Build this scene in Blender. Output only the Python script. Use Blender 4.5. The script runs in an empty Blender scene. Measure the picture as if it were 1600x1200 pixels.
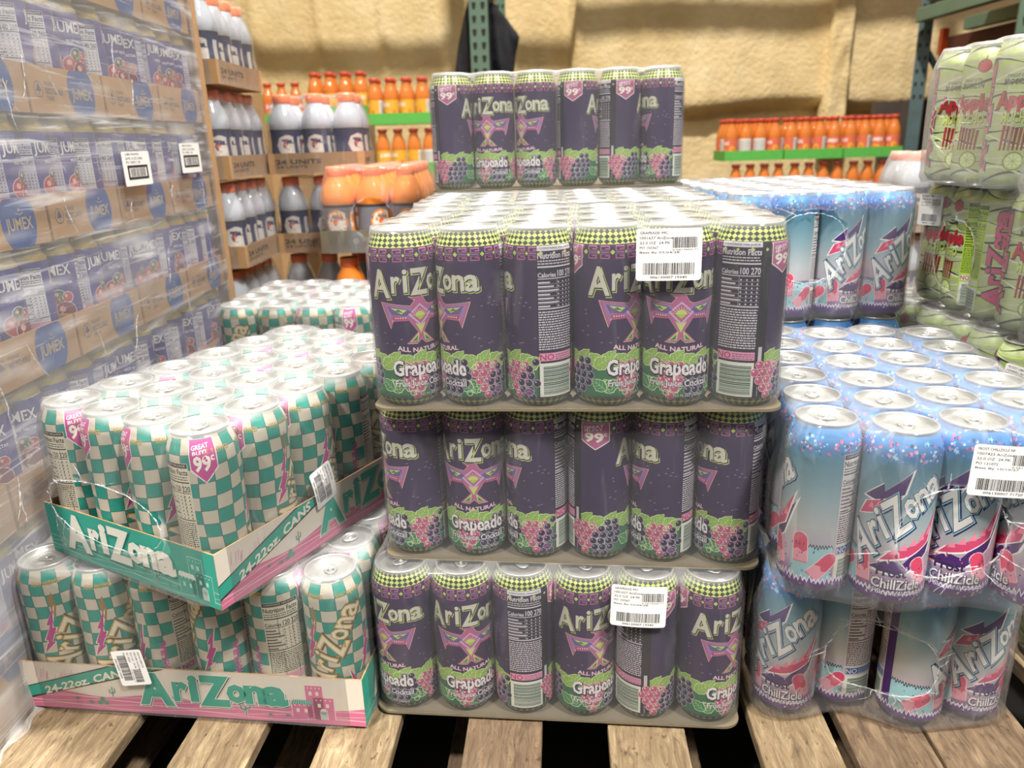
import bpy, bmesh, math, random
from mathutils import Vector, Matrix, noise
from mathutils.geometry import tessellate_polygon

SC = bpy.context.scene
COL = SC.collection
PI = math.pi
random.seed(7)

# ------------------------------------------------------------------ camera
CX, CY, CZ, CP, CR, CF = 0.0, -0.8044, 0.6654, 0.3076, -0.0307, 1195.87
fw = Vector((0, math.cos(CP), -math.sin(CP)))
rt = Vector((1, 0, 0)); up = rt.cross(fw)
r2 = math.cos(CR) * rt + math.sin(CR) * up
u2 = -math.sin(CR) * rt + math.cos(CR) * up
cd = bpy.data.cameras.new('camera'); cam = bpy.data.objects.new('camera', cd); COL.objects.link(cam)
cam.matrix_world = Matrix(((r2.x, u2.x, -fw.x, CX), (r2.y, u2.y, -fw.y, CY), (r2.z, u2.z, -fw.z, CZ), (0, 0, 0, 1)))
cd.sensor_width = 36; cd.lens = CF / 1600 * 36; cd.clip_start = 0.02; cd.clip_end = 60
cd.dof.use_dof = True; cd.dof.focus_distance = 0.86; cd.dof.aperture_fstop = 6.0
SC.camera = cam

# ------------------------------------------------------------------ world, lamps, exposure
W = bpy.data.worlds.new('world'); SC.world = W; W.use_nodes = True
_bg = W.node_tree.nodes['Background']; _tc = W.node_tree.nodes.new('ShaderNodeTexCoord'); _sx = W.node_tree.nodes.new('ShaderNodeSeparateXYZ'); _rp = W.node_tree.nodes.new('ShaderNodeValToRGB')
W.node_tree.links.new(_tc.outputs['Generated'], _sx.inputs[0]); W.node_tree.links.new(_sx.outputs[2], _rp.inputs[0]); W.node_tree.links.new(_rp.outputs[0], _bg.inputs[0])
_rp.color_ramp.elements[0].position = 0.0; _rp.color_ramp.elements[0].color = (.42, .40, .375, 1)
_rp.color_ramp.elements[1].position = .75; _rp.color_ramp.elements[1].color = (1.0, .96, .90, 1)
_e = _rp.color_ramp.elements.new(.22); _e.color = (.56, .535, .50, 1)
_bg.inputs[1].default_value = 0.53
def lamp(name, loc, energy, size, col=(1, .95, .88), target=None, spread=180):
    l = bpy.data.lights.new(name, 'AREA'); l.spread = math.radians(spread); l.shape = 'DISK'; l.size = size; l.energy = energy; l.color = col
    o = bpy.data.objects.new(name, l); COL.objects.link(o); o.location = loc
    d = Vector(target or (loc[0], loc[1], 0)) - Vector(loc)
    o.rotation_euler = d.to_track_quat('-Z', 'Y').to_euler(); return o
lamp('high_bay_lamp', (0.35, 0.95, 5.6), 560, 0.26)
lamp('high_bay_lamp', (-2.4, -2.6, 5.6), 58, 0.5, target=(-.1, -.2, 0), spread=64)
lamp('high_bay_lamp', (2.4, -2.4, 5.6), 70, 0.5, target=(-.1, -.1, 0), spread=64)
vs = SC.view_settings; SC.display_settings.display_device = 'sRGB'
vs.view_transform = 'Standard'; vs.look = 'None'; vs.gamma = 1; vs.exposure = 0.0; vs.use_curve_mapping = False
SC.cycles.transparent_max_bounces = 20; SC.cycles.max_bounces = 8
SC.cycles.caustics_reflective = False; SC.cycles.caustics_refractive = False

# ------------------------------------------------------------------ helpers
def C(h):
    h = h.lstrip('#'); o = []
    for i in (0, 2, 4):
        c = int(h[i:i + 2], 16) / 255; o.append(c / 12.92 if c <= .04045 else ((c + .055) / 1.055) ** 2.4)
    return tuple(o)
def props(o, label=None, cat=None, group=None, kind=None):
    if label: o['label'] = label
    if cat: o['category'] = cat
    if group: o['group'] = group
    if kind: o['kind'] = kind
    return o
def link(name, me, parent=None, mats=()):
    o = bpy.data.objects.new(name, me); COL.objects.link(o); o.parent = parent
    for m in mats: me.materials.append(m)
    return o
def thing(name, label, cat, loc=(0, 0, 0), rz=0, group=None):
    o = bpy.data.objects.new(name, None); COL.objects.link(o); o.location = loc; o.rotation_euler = (0, 0, rz)
    o.empty_display_size = .02
    return props(o, label, cat, group)
def kids(o): return [c for c in o.children]
def dup(o, parent=None):
    c = o.copy(); COL.objects.link(c); c.parent = parent
    for ch in kids(o): dup(ch, c)
    return c
def finish(bm, name, mat, parent=None, smooth=False, recalc=True):
    if recalc: bmesh.ops.recalc_face_normals(bm, faces=bm.faces)
    me = bpy.data.meshes.new(name); bm.to_mesh(me); bm.free()
    if smooth:
        for p in me.polygons: p.use_smooth = True
    return link(name, me, parent, [mat] if not isinstance(mat, (list, tuple)) else mat)
def box(bm, x0, x1, y0, y1, z0, z1, mi=0, bev=0):
    vv = [bm.verts.new(p) for p in ((x0, y0, z0), (x1, y0, z0), (x1, y1, z0), (x0, y1, z0), (x0, y0, z1), (x1, y0, z1), (x1, y1, z1), (x0, y1, z1))]
    fs = [bm.faces.new([vv[i] for i in q]) for q in ((3, 2, 1, 0), (4, 5, 6, 7), (0, 1, 5, 4), (1, 2, 6, 5), (2, 3, 7, 6), (3, 0, 4, 7))]
    for f in fs: f.material_index = mi
    if bev:
        es = list({e for f in fs for e in f.edges}); bmesh.ops.bevel(bm, geom=es, offset=bev, segments=2, affect='EDGES', profile=.5)
    return vv
def lathe(bm, prof, seg=40, mi=0, cap0=False, cap1=False, squash=None):
    rings = []
    for r, z in prof:
        rings.append([bm.verts.new((r * math.sin(2 * PI * i / seg), -r * math.cos(2 * PI * i / seg), z)) for i in range(seg)])
    for a, b in zip(rings, rings[1:]):
        for i in range(seg):
            f = bm.faces.new((a[i], a[(i + 1) % seg], b[(i + 1) % seg], b[i])); f.material_index = mi; f.smooth = True
    if cap0: bm.faces.new(list(reversed(rings[0]))).material_index = mi
    if cap1: bm.faces.new(rings[-1]).material_index = mi
    return rings
def tube(bm, pts, r, seg=6, mi=0, closed=False):
    rings = []; n = len(pts)
    for k, p in enumerate(pts):
        a = Vector(pts[k - 1] if k or closed else pts[0]); b = Vector(pts[(k + 1) % n] if k < n - 1 or closed else pts[-1])
        t = (b - a).normalized(); q = t.orthogonal().normalized()
        ref = Vector((0, 0, 1)) if abs(t.z) < .9 else Vector((1, 0, 0))
        q = t.cross(ref).normalized(); s = t.cross(q)
        rr = r[k] if isinstance(r, (list, tuple)) else r
        rings.append([bm.verts.new(Vector(p) + rr * (math.cos(2 * PI * i / seg) * q + math.sin(2 * PI * i / seg) * s)) for i in range(seg)])
    m = n if closed else n - 1
    for k in range(m):
        a, b = rings[k], rings[(k + 1) % n]
        for i in range(seg):
            f = bm.faces.new((a[i], a[(i + 1) % seg], b[(i + 1) % seg], b[i])); f.material_index = mi; f.smooth = True
    if not closed: bm.faces.new(list(reversed(rings[0]))); bm.faces.new(rings[-1])

# ------------------------------------------------------------------ materials
class NT:
    def __init__(s, name):
        s.m = bpy.data.materials.new(name); s.m.use_nodes = True; s.t = s.m.node_tree; s.t.nodes.clear()
        s.out = s.n('OutputMaterial')
    def n(s, typ, **kw):
        nd = s.t.nodes.new('ShaderNode' + typ)
        for k, v in kw.items():
            if k in nd.inputs: s.set(nd, k, v)
            else: setattr(nd, k, v)
        return nd
    def set(s, nd, k, v):
        i = nd.inputs[k]
        if isinstance(v, bpy.types.NodeSocket): s.t.links.new(v, i)
        elif isinstance(v, bpy.types.Node): s.t.links.new(v.outputs[0], i)
        else:
            if hasattr(i.default_value, '__len__') and len(i.default_value) == 4 and len(v) == 3: v = (*v, 1)
            i.default_value = v
    def ramp(s, fac, stops):
        r = s.n('ValToRGB'); s.set(r, 'Fac', fac); e = r.color_ramp.elements
        while len(e) < len(stops): e.new(.5)
        for el, (p, c) in zip(e, stops): el.position = p; el.color = (*c, 1) if len(c) == 3 else c
        return r
    def math(s, op, a, b=0.0, clamp=False):
        m = s.n('Math', operation=op); m.use_clamp = clamp; s.set(m, 0, a); s.set(m, 1, b); return m
    def mix(s, f, a, b):
        m = s.n('MixRGB'); s.set(m, 'Fac', f); s.set(m, 'Color1', a); s.set(m, 'Color2', b); return m
    def coord(s, scale=(1, 1, 1), rot=(0, 0, 0), kind='Object'):
        c = s.n('TexCoord'); mp = s.n('Mapping'); s.t.links.new(c.outputs[kind], mp.inputs[0]); mp.inputs['Scale'].default_value = scale; mp.inputs['Rotation'].default_value = rot; return mp
    def noise(s, vec, scale, detail=3, rough=.5, dist=0):
        return s.n('TexNoise', Vector=vec, Scale=scale, Detail=detail, Roughness=rough, Distortion=dist)
    def bump(s, h, dist=.001, strength=1):
        return s.n('Bump', Height=h, Distance=dist, Strength=strength)
    def end(s, sh): s.t.links.new(sh.outputs[0], s.out.inputs[0]); return s.m

def plain(name, col, rough=.5, metal=0, spec=.5, nscale=40, namt=.12, bump=0.0003, coat=0):
    t = NT(name); co = t.coord(); n = t.noise(co, nscale, 4)
    c = t.mix(n.outputs[0], tuple(x * (1 - namt) for x in col), tuple(min(1, x * (1 + namt)) for x in col))
    b = t.bump(n.outputs[0], bump)
    p = t.n('BsdfPrincipled', **{'Base Color': c, 'Roughness': rough, 'Metallic': metal, 'Normal': b})
    p.inputs['Specular IOR Level'].default_value = spec; p.inputs['Coat Weight'].default_value = coat
    return t.end(p)
def artmat(name, rough=.32, coat=.0, metal=1.0, wob=0.0002):
    t = NT(name); a = t.n('VertexColor'); a.layer_name = 'Col'
    n = t.noise(t.coord(), 60, 2)
    mt = t.math('MULTIPLY', a.outputs['Alpha'], metal)
    rg = t.n('MapRange'); t.set(rg, 'Value', n.outputs[0]); rg.inputs['To Min'].default_value = rough * .85; rg.inputs['To Max'].default_value = rough * 1.15
    p = t.n('BsdfPrincipled', **{'Base Color': a.outputs['Color'], 'Metallic': mt, 'Roughness': rg, 'Normal': t.bump(n.outputs[0], wob)})
    p.inputs['Coat Weight'].default_value = coat
    return t.end(p)
M = {}
M['can'] = artmat('printed_aluminium', .36)
M['paper'] = artmat('printed_paper', .6, metal=0)
M['alu'] = plain('brushed_aluminium', C('#bcbcb8'), .34, .80, nscale=90, namt=.05, bump=.0001)
M['card'] = plain('brown_cardboard', C('#b08d63'), .85, nscale=55, namt=.18)
M['cardgrey'] = plain('grey_cardboard', C('#736955'), .85, nscale=30, namt=.12)
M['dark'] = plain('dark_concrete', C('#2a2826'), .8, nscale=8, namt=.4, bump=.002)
M['rackgreen'] = plain('painted_rack_steel', C('#5a7260'), .5, nscale=14, namt=.14)
M['rackblue'] = plain('worn_rack_steel', C('#4c6062'), .5, nscale=18, namt=.35)
M['black'] = plain('dark_void_steel', C('#0b0b0b'), .6)
M['cloth'] = plain('black_jacket_fabric', C('#15161c'), .85, nscale=25, namt=.4, bump=.004)
M['orange'] = plain('orange_steel', C('#d8551c'), .5)
M['capor'] = plain('orange_plastic_cap', C('#f5773c'), .4)
M['capred'] = plain('red_metal_cap', C('#b8402c'), .35)
M['green'] = plain('green_card_tray', C('#58ad48'), .6)
M['darkwood'] = plain('weathered_dark_wood', C('#4a4038'), .8, nscale=12, namt=.4)

def wood(name, c1, c2, c3, knots=True):
    t = NT(name); co = t.coord((1, .16, 1)); n1 = t.noise(co, 110, 8, .75, .9); co2 = t.coord((1, .25, 1)); n2 = t.noise(co2, 9, 3)
    oi = t.n('ObjectInfo')
    f = t.ramp(n1.outputs[0], [(.34, c1), (.5, c2), (.66, c3)])
    f2 = t.mix(t.math('MULTIPLY', n2.outputs[0], .5), f, c1)
    sp = t.noise(t.coord((1, .5, 1)), 160, 2); spk = t.ramp(sp.outputs[0], [(.66, (1, 1, 1)), (.74, (.35, .28, .2))])
    mm = t.n('MixRGB', blend_type='MULTIPLY'); t.set(mm, 'Fac', .8); t.set(mm, 'Color1', f2); t.set(mm, 'Color2', spk)
    p = t.n('BsdfPrincipled', **{'Base Color': mm, 'Roughness': .75, 'Normal': t.bump(n1.outputs[0], .0022)})
    return t.end(p)
M['wood'] = wood('pale_pallet_wood', C('#63523d'), C('#917c5e'), C('#b9a683'))
M['wood2'] = wood('brown_pallet_wood', C('#4f3f30'), C('#7c6750'), C('#9c8568'))

def filmmat(name, haze=.10, streak=.25, tint=(1, 1, 1), gloss=.12, sx=(60, 60, 14), lift=1.0, bump=.0022):
    t = NT(name)
    co = t.coord(sx); n = t.noise(co, 1.0, 5, .6, .8); nb = t.noise(t.coord((26, 26, 17)), 1.0, 3, .55, .5)
    at = t.n('Attribute'); at.attribute_name = 'haze'; ah = t.n('Attribute'); ah.attribute_name = 'hole'
    st = t.ramp(n.outputs[0], [(.56, (0, 0, 0)), (.72, (1, 1, 1))])
    h = t.math('MULTIPLY', st, streak)
    h = t.math('ADD', h, haze); h = t.math('MULTIPLY', h, lift); h = t.math('ADD', h, at.outputs['Fac'])
    # torn edge: thicker, whiter film round an opening
    ed = t.n('MapRange'); t.set(ed, 'Value', ah.outputs['Fac']); ed.inputs['From Min'].default_value = -.10; ed.inputs['From Max'].default_value = -.0; ed.inputs['To Min'].default_value = 0; ed.inputs['To Max'].default_value = .55
    h = t.math('ADD', h, t.math('MULTIPLY', ed, ed), True)
    wn = t.noise(t.coord((1, 1, 1)), 45, 3)
    wob = t.math('MULTIPLY', t.math('SUBTRACT', wn.outputs[0], .5), .5)
    open_ = t.math('GREATER_THAN', t.math('ADD', ah.outputs['Fac'], wob), 0.0)
    tr = t.n('BsdfTransparent', Color=tint); df = t.n('BsdfDiffuse', Color=(.92, .93, .95)); tl = t.n('BsdfTranslucent', Color=(.92, .93, .95))
    dt = t.n('MixShader', Fac=.35); t.t.links.new(df.outputs[0], dt.inputs[1]); t.t.links.new(tl.outputs[0], dt.inputs[2])
    m1 = t.n('MixShader'); t.set(m1, 0, h); t.t.links.new(tr.outputs[0], m1.inputs[1]); t.t.links.new(dt.outputs[0], m1.inputs[2])
    bp = t.bump(nb.outputs[0], bump)
    gl = t.n('BsdfGlossy', Roughness=gloss, Normal=bp); fr = t.n('Fresnel', IOR=1.42, Normal=bp)
    fr2 = t.math('MULTIPLY', fr, 0.45, True)
    m2 = t.n('MixShader'); t.set(m2, 0, fr2); t.t.links.new(m1.outputs[0], m2.inputs[1]); t.t.links.new(gl.outputs[0], m2.inputs[2])
    tr2 = t.n('BsdfTransparent'); m3 = t.n('MixShader'); t.set(m3, 0, open_); t.t.links.new(m2.outputs[0], m3.inputs[1]); t.t.links.new(tr2.outputs[0], m3.inputs[2])
    return t.end(m3)
M['film'] = filmmat('shrink_film', .05, .05, bump=.0010)
M['filmteal'] = filmmat('shrink_film_clear', .035, .07, bump=.0015)
M['filmblue'] = filmmat('shrink_film_wrinkled', .035, .16, bump=.004)
M['filmgreen'] = filmmat('shrink_film_milky', .09, .14, bump=.003)
M['stretch'] = filmmat('stretch_wrap', .0, .5, gloss=.22, sx=(4, 5, 95), bump=.005)
def liquid(name, col, rough=.15):
    t = NT(name); n = t.noise(t.coord(), 30, 2); c = t.mix(n.outputs[0], col, tuple(min(1, x * 1.15) for x in col))
    p = t.n('BsdfPrincipled', **{'Base Color': c, 'Roughness': rough, 'Normal': t.bump(n.outputs[0], .001)}); p.inputs['Coat Weight'].default_value = .6; return t.end(p)

# ------------------------------------------------------------------ vector art
_G = {}
def glyphs(s, off=0.0):
    k = (s, round(off, 4))
    if k in _G: return _G[k]
    cu = bpy.data.curves.new('glyph', 'FONT'); cu.body = s; cu.size = 1; cu.offset = off; cu.fill_mode = 'FRONT'; cu.resolution_u = 2
    o = bpy.data.objects.new('glyph', cu); COL.objects.link(o)
    me = bpy.data.meshes.new_from_object(o.evaluated_get(bpy.context.evaluated_depsgraph_get()))
    me.calc_loop_triangles()
    tr = [[(me.vertices[i].co.x, me.vertices[i].co.y) for i in t.vertices] for t in me.loop_triangles]
    bpy.data.objects.remove(o); bpy.data.curves.remove(cu); bpy.data.meshes.remove(me)
    xs = [p[0] for t in tr for p in t] or [0, 1]; ys = [p[1] for t in tr for p in t] or [0, 1]
    _G[k] = (tr, (min(xs), max(xs), min(ys), max(ys))); return _G[k]

class Art:
    """flat coloured shapes in layers; x to the right in mm, z up in mm"""
    def __init__(s): s.t = []; s.L = 1; s.clip = None
    def tri(s, pts, col, L=None, metal=0):
        s.t.append((pts, (*col, metal), s.L if L is None else L))
    def poly(s, pts, col, L=None, metal=0):
        v = [Vector((p[0], p[1], 0)) for p in pts]
        for a in tessellate_polygon([v]): s.tri([tuple(v[i].xy) for i in a], col, L, metal)
    def rect(s, x0, z0, x1, z1, col, L=None, metal=0):
        s.tri([(x0, z0), (x1, z0), (x1, z1)], col, L, metal); s.tri([(x0, z0), (x1, z1), (x0, z1)], col, L, metal)
    def disc(s, x, z, r, col, L=None, n=12, rz=None, metal=0):
        rz = rz or r; p = [(x + r * math.cos(2 * PI * i / n), z + rz * math.sin(2 * PI * i / n)) for i in range(n)]
        for i in range(1, n - 1): s.tri([p[0], p[i], p[i + 1]], col, L, metal)
    def line(s, pts, w, col, L=None, metal=0):
        for (x0, z0), (x1, z1) in zip(pts, pts[1:]):
            d = math.hypot(x1 - x0, z1 - z0) or 1; nx, nz = -(z1 - z0) / d * w / 2, (x1 - x0) / d * w / 2
            e = w * .2 / d; ax, az = (x1 - x0) * e, (z1 - z0) * e
            q = [(x0 + nx - ax, z0 + nz - az), (x0 - nx - ax, z0 - nz - az), (x1 - nx + ax, z1 - nz + az), (x1 + nx + ax, z1 + nz + az)]
            s.tri(q[:3], col, L, metal); s.tri([q[0], q[2], q[3]], col, L, metal)
    def text(s, txt, x0, z0, x1, z1, col, L=None, bold=0.0, f=None, metal=0):
        """txt stretched to the box x0..x1, z0..z1; f warps each point"""
        base = glyphs(txt, 0)[1]; tr, _ = glyphs(txt, bold); bx0, bx1, bz0, bz1 = base
        sx = (x1 - x0) / max(1e-6, bx1 - bx0); sz = (z1 - z0) / max(1e-6, bz1 - bz0)
        for t in tr:
            p = [(x0 + (a - bx0) * sx, z0 + (b - bz0) * sz) for a, b in t]
            if f: p = [f(*q) for q in p]
            s.tri(p, col, L, metal)
    def word(s, items, passes, f=None):
        """items: (char, x0, z0, x1, z1); passes: (colour, bold, dx, dz, layer, metal)"""
        for col, bold, dx, dz, L, mt in passes:
            for ch, x0, z0, x1, z1 in items:
                s.text(ch, x0 + dx, z0 + dz, x1 + dx, z1 + dz, col, L, bold, f, mt)
    def bars(s, x0, z0, x1, z1, col, L, n=30, vert=True, seed=1):
        r = random.Random(seed); a, b = (x0, x1) if vert else (z0, z1); p = a; st = (b - a) / n
        while p < b - st * .4:
            w = st * r.choice((.35, .6, 1.0)); 
            if vert: s.rect(p, z0, min(p + w, b), z1, col, L)
            else: s.rect(x0, p, x1, min(p + w, b), col, L)
            p += w + st * r.choice((.35, .6))
    def lines(s, x0, z0, x1, z1, col, L, n=5, h=.45, seed=3):
        r = random.Random(seed); st = (z1 - z0) / n
        for k in range(n):
            z = z0 + st * (k + .25); x = x0
            while x < x1 - .6:
                w = r.uniform(1.2, 4); e = min(x + w, x1)
                s.rect(x, z, e, z + st * h, col, L); x = e + .7
    # --- output
    def build(s, name, mapper, xl, zl, mat, parent=None, base=None, obj=True):
        """mapper(x,z,layer)->(pos, normal); xl, zl: cut lines"""
        V, F, K, N = [], [], [], []
        if base:
            for q, c in base:
                i = len(V)
                for p in q:
                    a, b = mapper(p[0], p[1], 0); V.append(a); N.append(b); K.append(c if not callable(c) else c(*p))
                F.append(tuple(range(i, i + len(q))))
        for pts, col, L in s.t:
            polys = [pts]
            for ax, lines in ((0, xl), (1, zl)):
                lo = min(p[ax] for p in pts); hi = max(p[ax] for p in pts)
                for c in lines:
                    if c <= lo + 1e-6 or c >= hi - 1e-6: continue
                    nw = []
                    for P in polys:
                        l, r = [], []
                        for k in range(len(P)):
                            a, b = P[k], P[(k + 1) % len(P)]
                            if a[ax] <= c: l.append(a)
                            if a[ax] >= c: r.append(a)
                            if (a[ax] - c) * (b[ax] - c) < 0:
                                t = (c - a[ax]) / (b[ax] - a[ax]); m = (a[0] + (b[0] - a[0]) * t, a[1] + (b[1] - a[1]) * t); l.append(m); r.append(m)
                        if len(l) > 2: nw.append(l)
                        if len(r) > 2: nw.append(r)
                    polys = nw
            for P in polys:
                ar = sum(P[k][0] * P[(k + 1) % len(P)][1] - P[(k + 1) % len(P)][0] * P[k][1] for k in range(len(P)))
                if abs(ar) < 1e-6: continue
                if ar < 0: P = P[::-1]
                i = len(V)
                for p in P:
                    a, b = mapper(p[0], p[1], L); V.append(a); N.append(b); K.append(col)
                F.append(tuple(range(i, i + len(P))))
        me = bpy.data.meshes.new(name); me.from_pydata(V, [], F)
        ca = me.color_attributes.new('Col', 'FLOAT_COLOR', 'POINT')
        ca.data.foreach_set('color', [c for k in K for c in k])
        for p in me.polygons: p.use_smooth = True
        me.normals_split_custom_set_from_vertices(N)
        me.materials.append(mat)
        if not obj: return me
        o = bpy.data.objects.new(name, me); COL.objects.link(o); o.parent = parent; return o

def interp(prof, z):
    for (r0, z0), (r1, z1) in zip(prof, prof[1:]):
        if z <= z1 or (r1, z1) == prof[-1]:
            t = (z - z0) / (z1 - z0 or 1); return r0 + (r1 - r0) * t, (r1 - r0) / (z1 - z0 or 1)
    return prof[-1][0], 0
def can_mesh(name, art, prof, colf, metal=.25):
    """prof in mm (r,z) rising; colf(z)->rgb(a)"""
    R = max(r for r, z in prof)
    def mp(x, z, L):
        r, sl = interp(prof, z); a = x / R; rr = (r + L * .014) / 1000
        n = Vector((math.sin(a), -math.cos(a), -sl)).normalized()
        return (rr * math.sin(a), -rr * math.cos(a), z / 1000), tuple(n)
    zs = [z for r, z in prof]; seg = 56; w = 2 * PI * R / seg; base = []
    zz = []
    for a, b in zip(zs, zs[1:]):
        k = max(1, int((b - a) / 12)); zz += [a + (b - a) * i / k for i in range(k)]
    zz.append(zs[-1])
    def cf(x, z):
        c = colf(z); return (*c[:3], c[3] if len(c) > 3 else metal)
    for a, b in zip(zz, zz[1:]):
        for i in range(seg):
            base.append(([(i * w, a), ((i + 1) * w, a), ((i + 1) * w, b), (i * w, b)], cf))
    xl = [k * w for k in range(-seg, seg * 2)]
    return art.build(name, mp, xl, zs, M['can'], base=base, obj=False)

PROF = [(22, 3), (26, .8), (28.5, 2), (31.5, 4.5), (34.3, 8), (35.9, 12), (36.2, 15), (36.2, 166), (35.6, 170), (33.6, 175.5), (31.2, 181), (29.8, 185), (29.4, 187)]
def D(a): return a * .6318
LIME, DKP, PUR, PINK, CREAM, LAV = C('#c6d678'), C('#1f1a2a'), C('#40325a'), C('#b5648f'), C('#d8d8c8'), C('#9b7bb5')

def nutrition(a, x0, x1, z0, z1, fg, bg, strip, cal, L=4, no=C('#e79ac0'), strip_t='CONTAINS 10% JUICE'):
    """a nutrition panel from z1 down to z0"""
    w = x1 - x0; a.rect(x0, z0, x1, z1, bg, L)
    a.rect(x0 + .6, z1 - 5.5, x1 - .6, z1 - .5, strip, L + 1); a.text(strip_t, x0 + 3, z1 - 4.3, x1 - 3, z1 - 1.9, bg, L + 2, .01)
    z = z1 - 13.2; a.text('Nutrition Facts', x0 + 1.2, z, x1 - 1.2, z + 5.8, fg, L + 1, .022)
    a.lines(x0 + 1.2, z - 6.5, x1 - 2, z - 1, fg, L + 1, 2, .4, 5)
    a.rect(x0 + 1, z - 9.2, x1 - 1, z - 7.7, fg, L + 1)
    z2 = z - 19; a.text('Calories', x0 + 1.2, z2, x0 + w * .47, z2 + 4.6, fg, L + 1, .02); a.text(cal, x0 + w * .52, z2, x1 - 1.2, z2 + 6.6, fg, L + 1, .018)
    a.rect(x0 + 1, z2 - 2, x1 - 1, z2 - 1.2, fg, L + 1)
    zz = z2 - 4
    for k in range(7):
        a.rect(x0 + 1.2, zz - 2.2, x0 + w * (.32 + .1 * (k % 3)), zz - .7, fg, L + 1)
        for q in (.55, .68, .8, .92): a.rect(x0 + w * q - .9, zz - 2.2, x0 + w * q + .6, zz - .8, fg, L + 1)
        zz -= 4.1
        a.rect(x0 + 1, zz + .9, x1 - 1, zz + 1.1, fg, L + 1)
    a.rect(x0 + 1, zz - .6, x1 - 1, zz + .5, fg, L + 1)
    a.rect(x0 + w * .5, zz, x0 + w * .5 + .25, z2 - 2, fg, L + 1)
    bot = max(z0 + 52, 60)
    a.lines(x0 + 1.2, bot, x1 - 1.5, zz - 2, fg, L + 1, max(3, int((zz - bot) / 2.6)), .5, 9)
    a.rect(x0 + 1.5, bot - 11.5, x1 - 1.5, bot - 3, no, L + 1); a.text('NO', x0 + 2.3, bot - 10.6, x0 + w * .4, bot - 4.2, bg if no[2] < .5 else C('#b3305f'), L + 2, .02)
    a.lines(x0 + w * .44, bot - 11, x1 - 2.5, bot - 4, bg, L + 2, 3, .3, 2)
    a.rect(x0 + 1.5, z0 + 1, x1 - 1.5, bot - 14, C('#e4e7dc'), L + 1); a.bars(x0 + 5.5, z0 + 3.5, x1 - 4, bot - 17, C('#2a5a48'), L + 2, 22, False)

def badge(a, x0, x1, z0, z1, col=PINK, L=5):
    m = (x0 + x1) / 2; h = z1 - z0
    a.poly([(x0 - .9, z1 + .3), (x0 - .9, z0 + h * .30), (m, z0 - 1.3), (x1 + .9, z0 + h * .30), (x1 + .9, z1 + .3)], C('#f0e6e0'), L)
    a.poly([(x0, z1), (x0, z0 + h * .33), (m, z0), (x1, z0 + h * .33), (x1, z1)], col, L + 1)
    a.text('GREAT', x0 + 2, z1 - h * .24, x1 - 6, z1 - h * .14, C('#f3e8f0'), L + 2, .02, lambda x, z: (x, z + (x - x0) * .12))
    a.text('BUY!', x0 + 3, z1 - h * .35, x1 - 9, z1 - h * .27, C('#f3e8f0'), L + 2, .02, lambda x, z: (x, z + (x - x0) * .12))
    a.text('99', x0 + 3.5, z0 + h * .28, x1 - 6.5, z0 + h * .62, C('#f4efe4'), L + 2, .035)
    a.text('c', x1 - 5.5, z0 + h * .50, x1 - 2.2, z0 + h * .62, C('#f4efe4'), L + 2, .02)

def leaf(a, x, z, l, ang, col, vein, L):
    ca, sa = math.cos(ang), math.sin(ang)
    pts = []; n = 7
    for i in range(n + 1): t = i / n; pts.append((t * l, l * .30 * math.sin(PI * t ** .8) * (1 + .16 * (i % 2))))
    for i in range(n - 1, 0, -1): t = i / n; pts.append((t * l, -l * .30 * math.sin(PI * t ** .8) * (1 + .16 * (i % 2))))
    tf = lambda p: (x + p[0] * ca - p[1] * sa, z + p[0] * sa + p[1] * ca)
    big = [tf((p[0] * 1.06 - l * .03, p[1] * 1.14)) for p in pts]
    a.poly(big, vein, L); a.poly([tf(p) for p in pts], col, L + 1)
    a.line([tf((0, 0)), tf((l * .9, 0))], .35, vein, L + 2)
    for t in (.25, .45, .65):
        for sg in (1, -1): a.line([tf((t * l, 0)), tf(((t + .18) * l, sg * l * .22))], .25, vein, L + 2)
def cluster(a, pts, r, rim, fill, hi, L):
    for x, z in pts:
        a.disc(x, z, r, rim, L); a.disc(x, z, r * .86, fill, L + 1); a.disc(x - r * .3, z + r * .3, r * .24, hi, L + 2, 6)
def tricl(x, z, rows, r, lean=0):
    o = []
    for k, n in enumerate(rows):
        for i in range(n): o.append((x + (i - (n - 1) / 2) * 2 * r + lean * k, z - k * r * 1.76))
    return o
def harlequin(a, z0, z1, rows, n, col, L=1):
    h = (z1 - z0) / rows; w = 2 * PI * 36.2 / n
    for k in range(rows):
        for i in range(n):
            x = (i + .5 * 0) * w; z = z0 + h * (k + .5)
            a.poly([(x - w / 2, z), (x, z - h / 2), (x + w / 2, z), (x, z + h / 2)], col, L)

def arizona_items(x0, x1, zb, h):
    w = x1 - x0; I = []
    for ch, a, b, z, hh in (('A', 0, .20, -.16, 1.04), ('r', .235, .315, .02, .60), ('i', .355, .388, .04, .84), ('Z', .43, .60, -.08, .98), ('o', .61, .72, .08, .56), ('n', .735, .85, .08, .56), ('a', .865, 1.0, .05, .60)):
        I.append((ch, x0 + w * a, zb + h * z, x0 + w * b, zb + h * (z + hh)))
    return I

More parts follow.
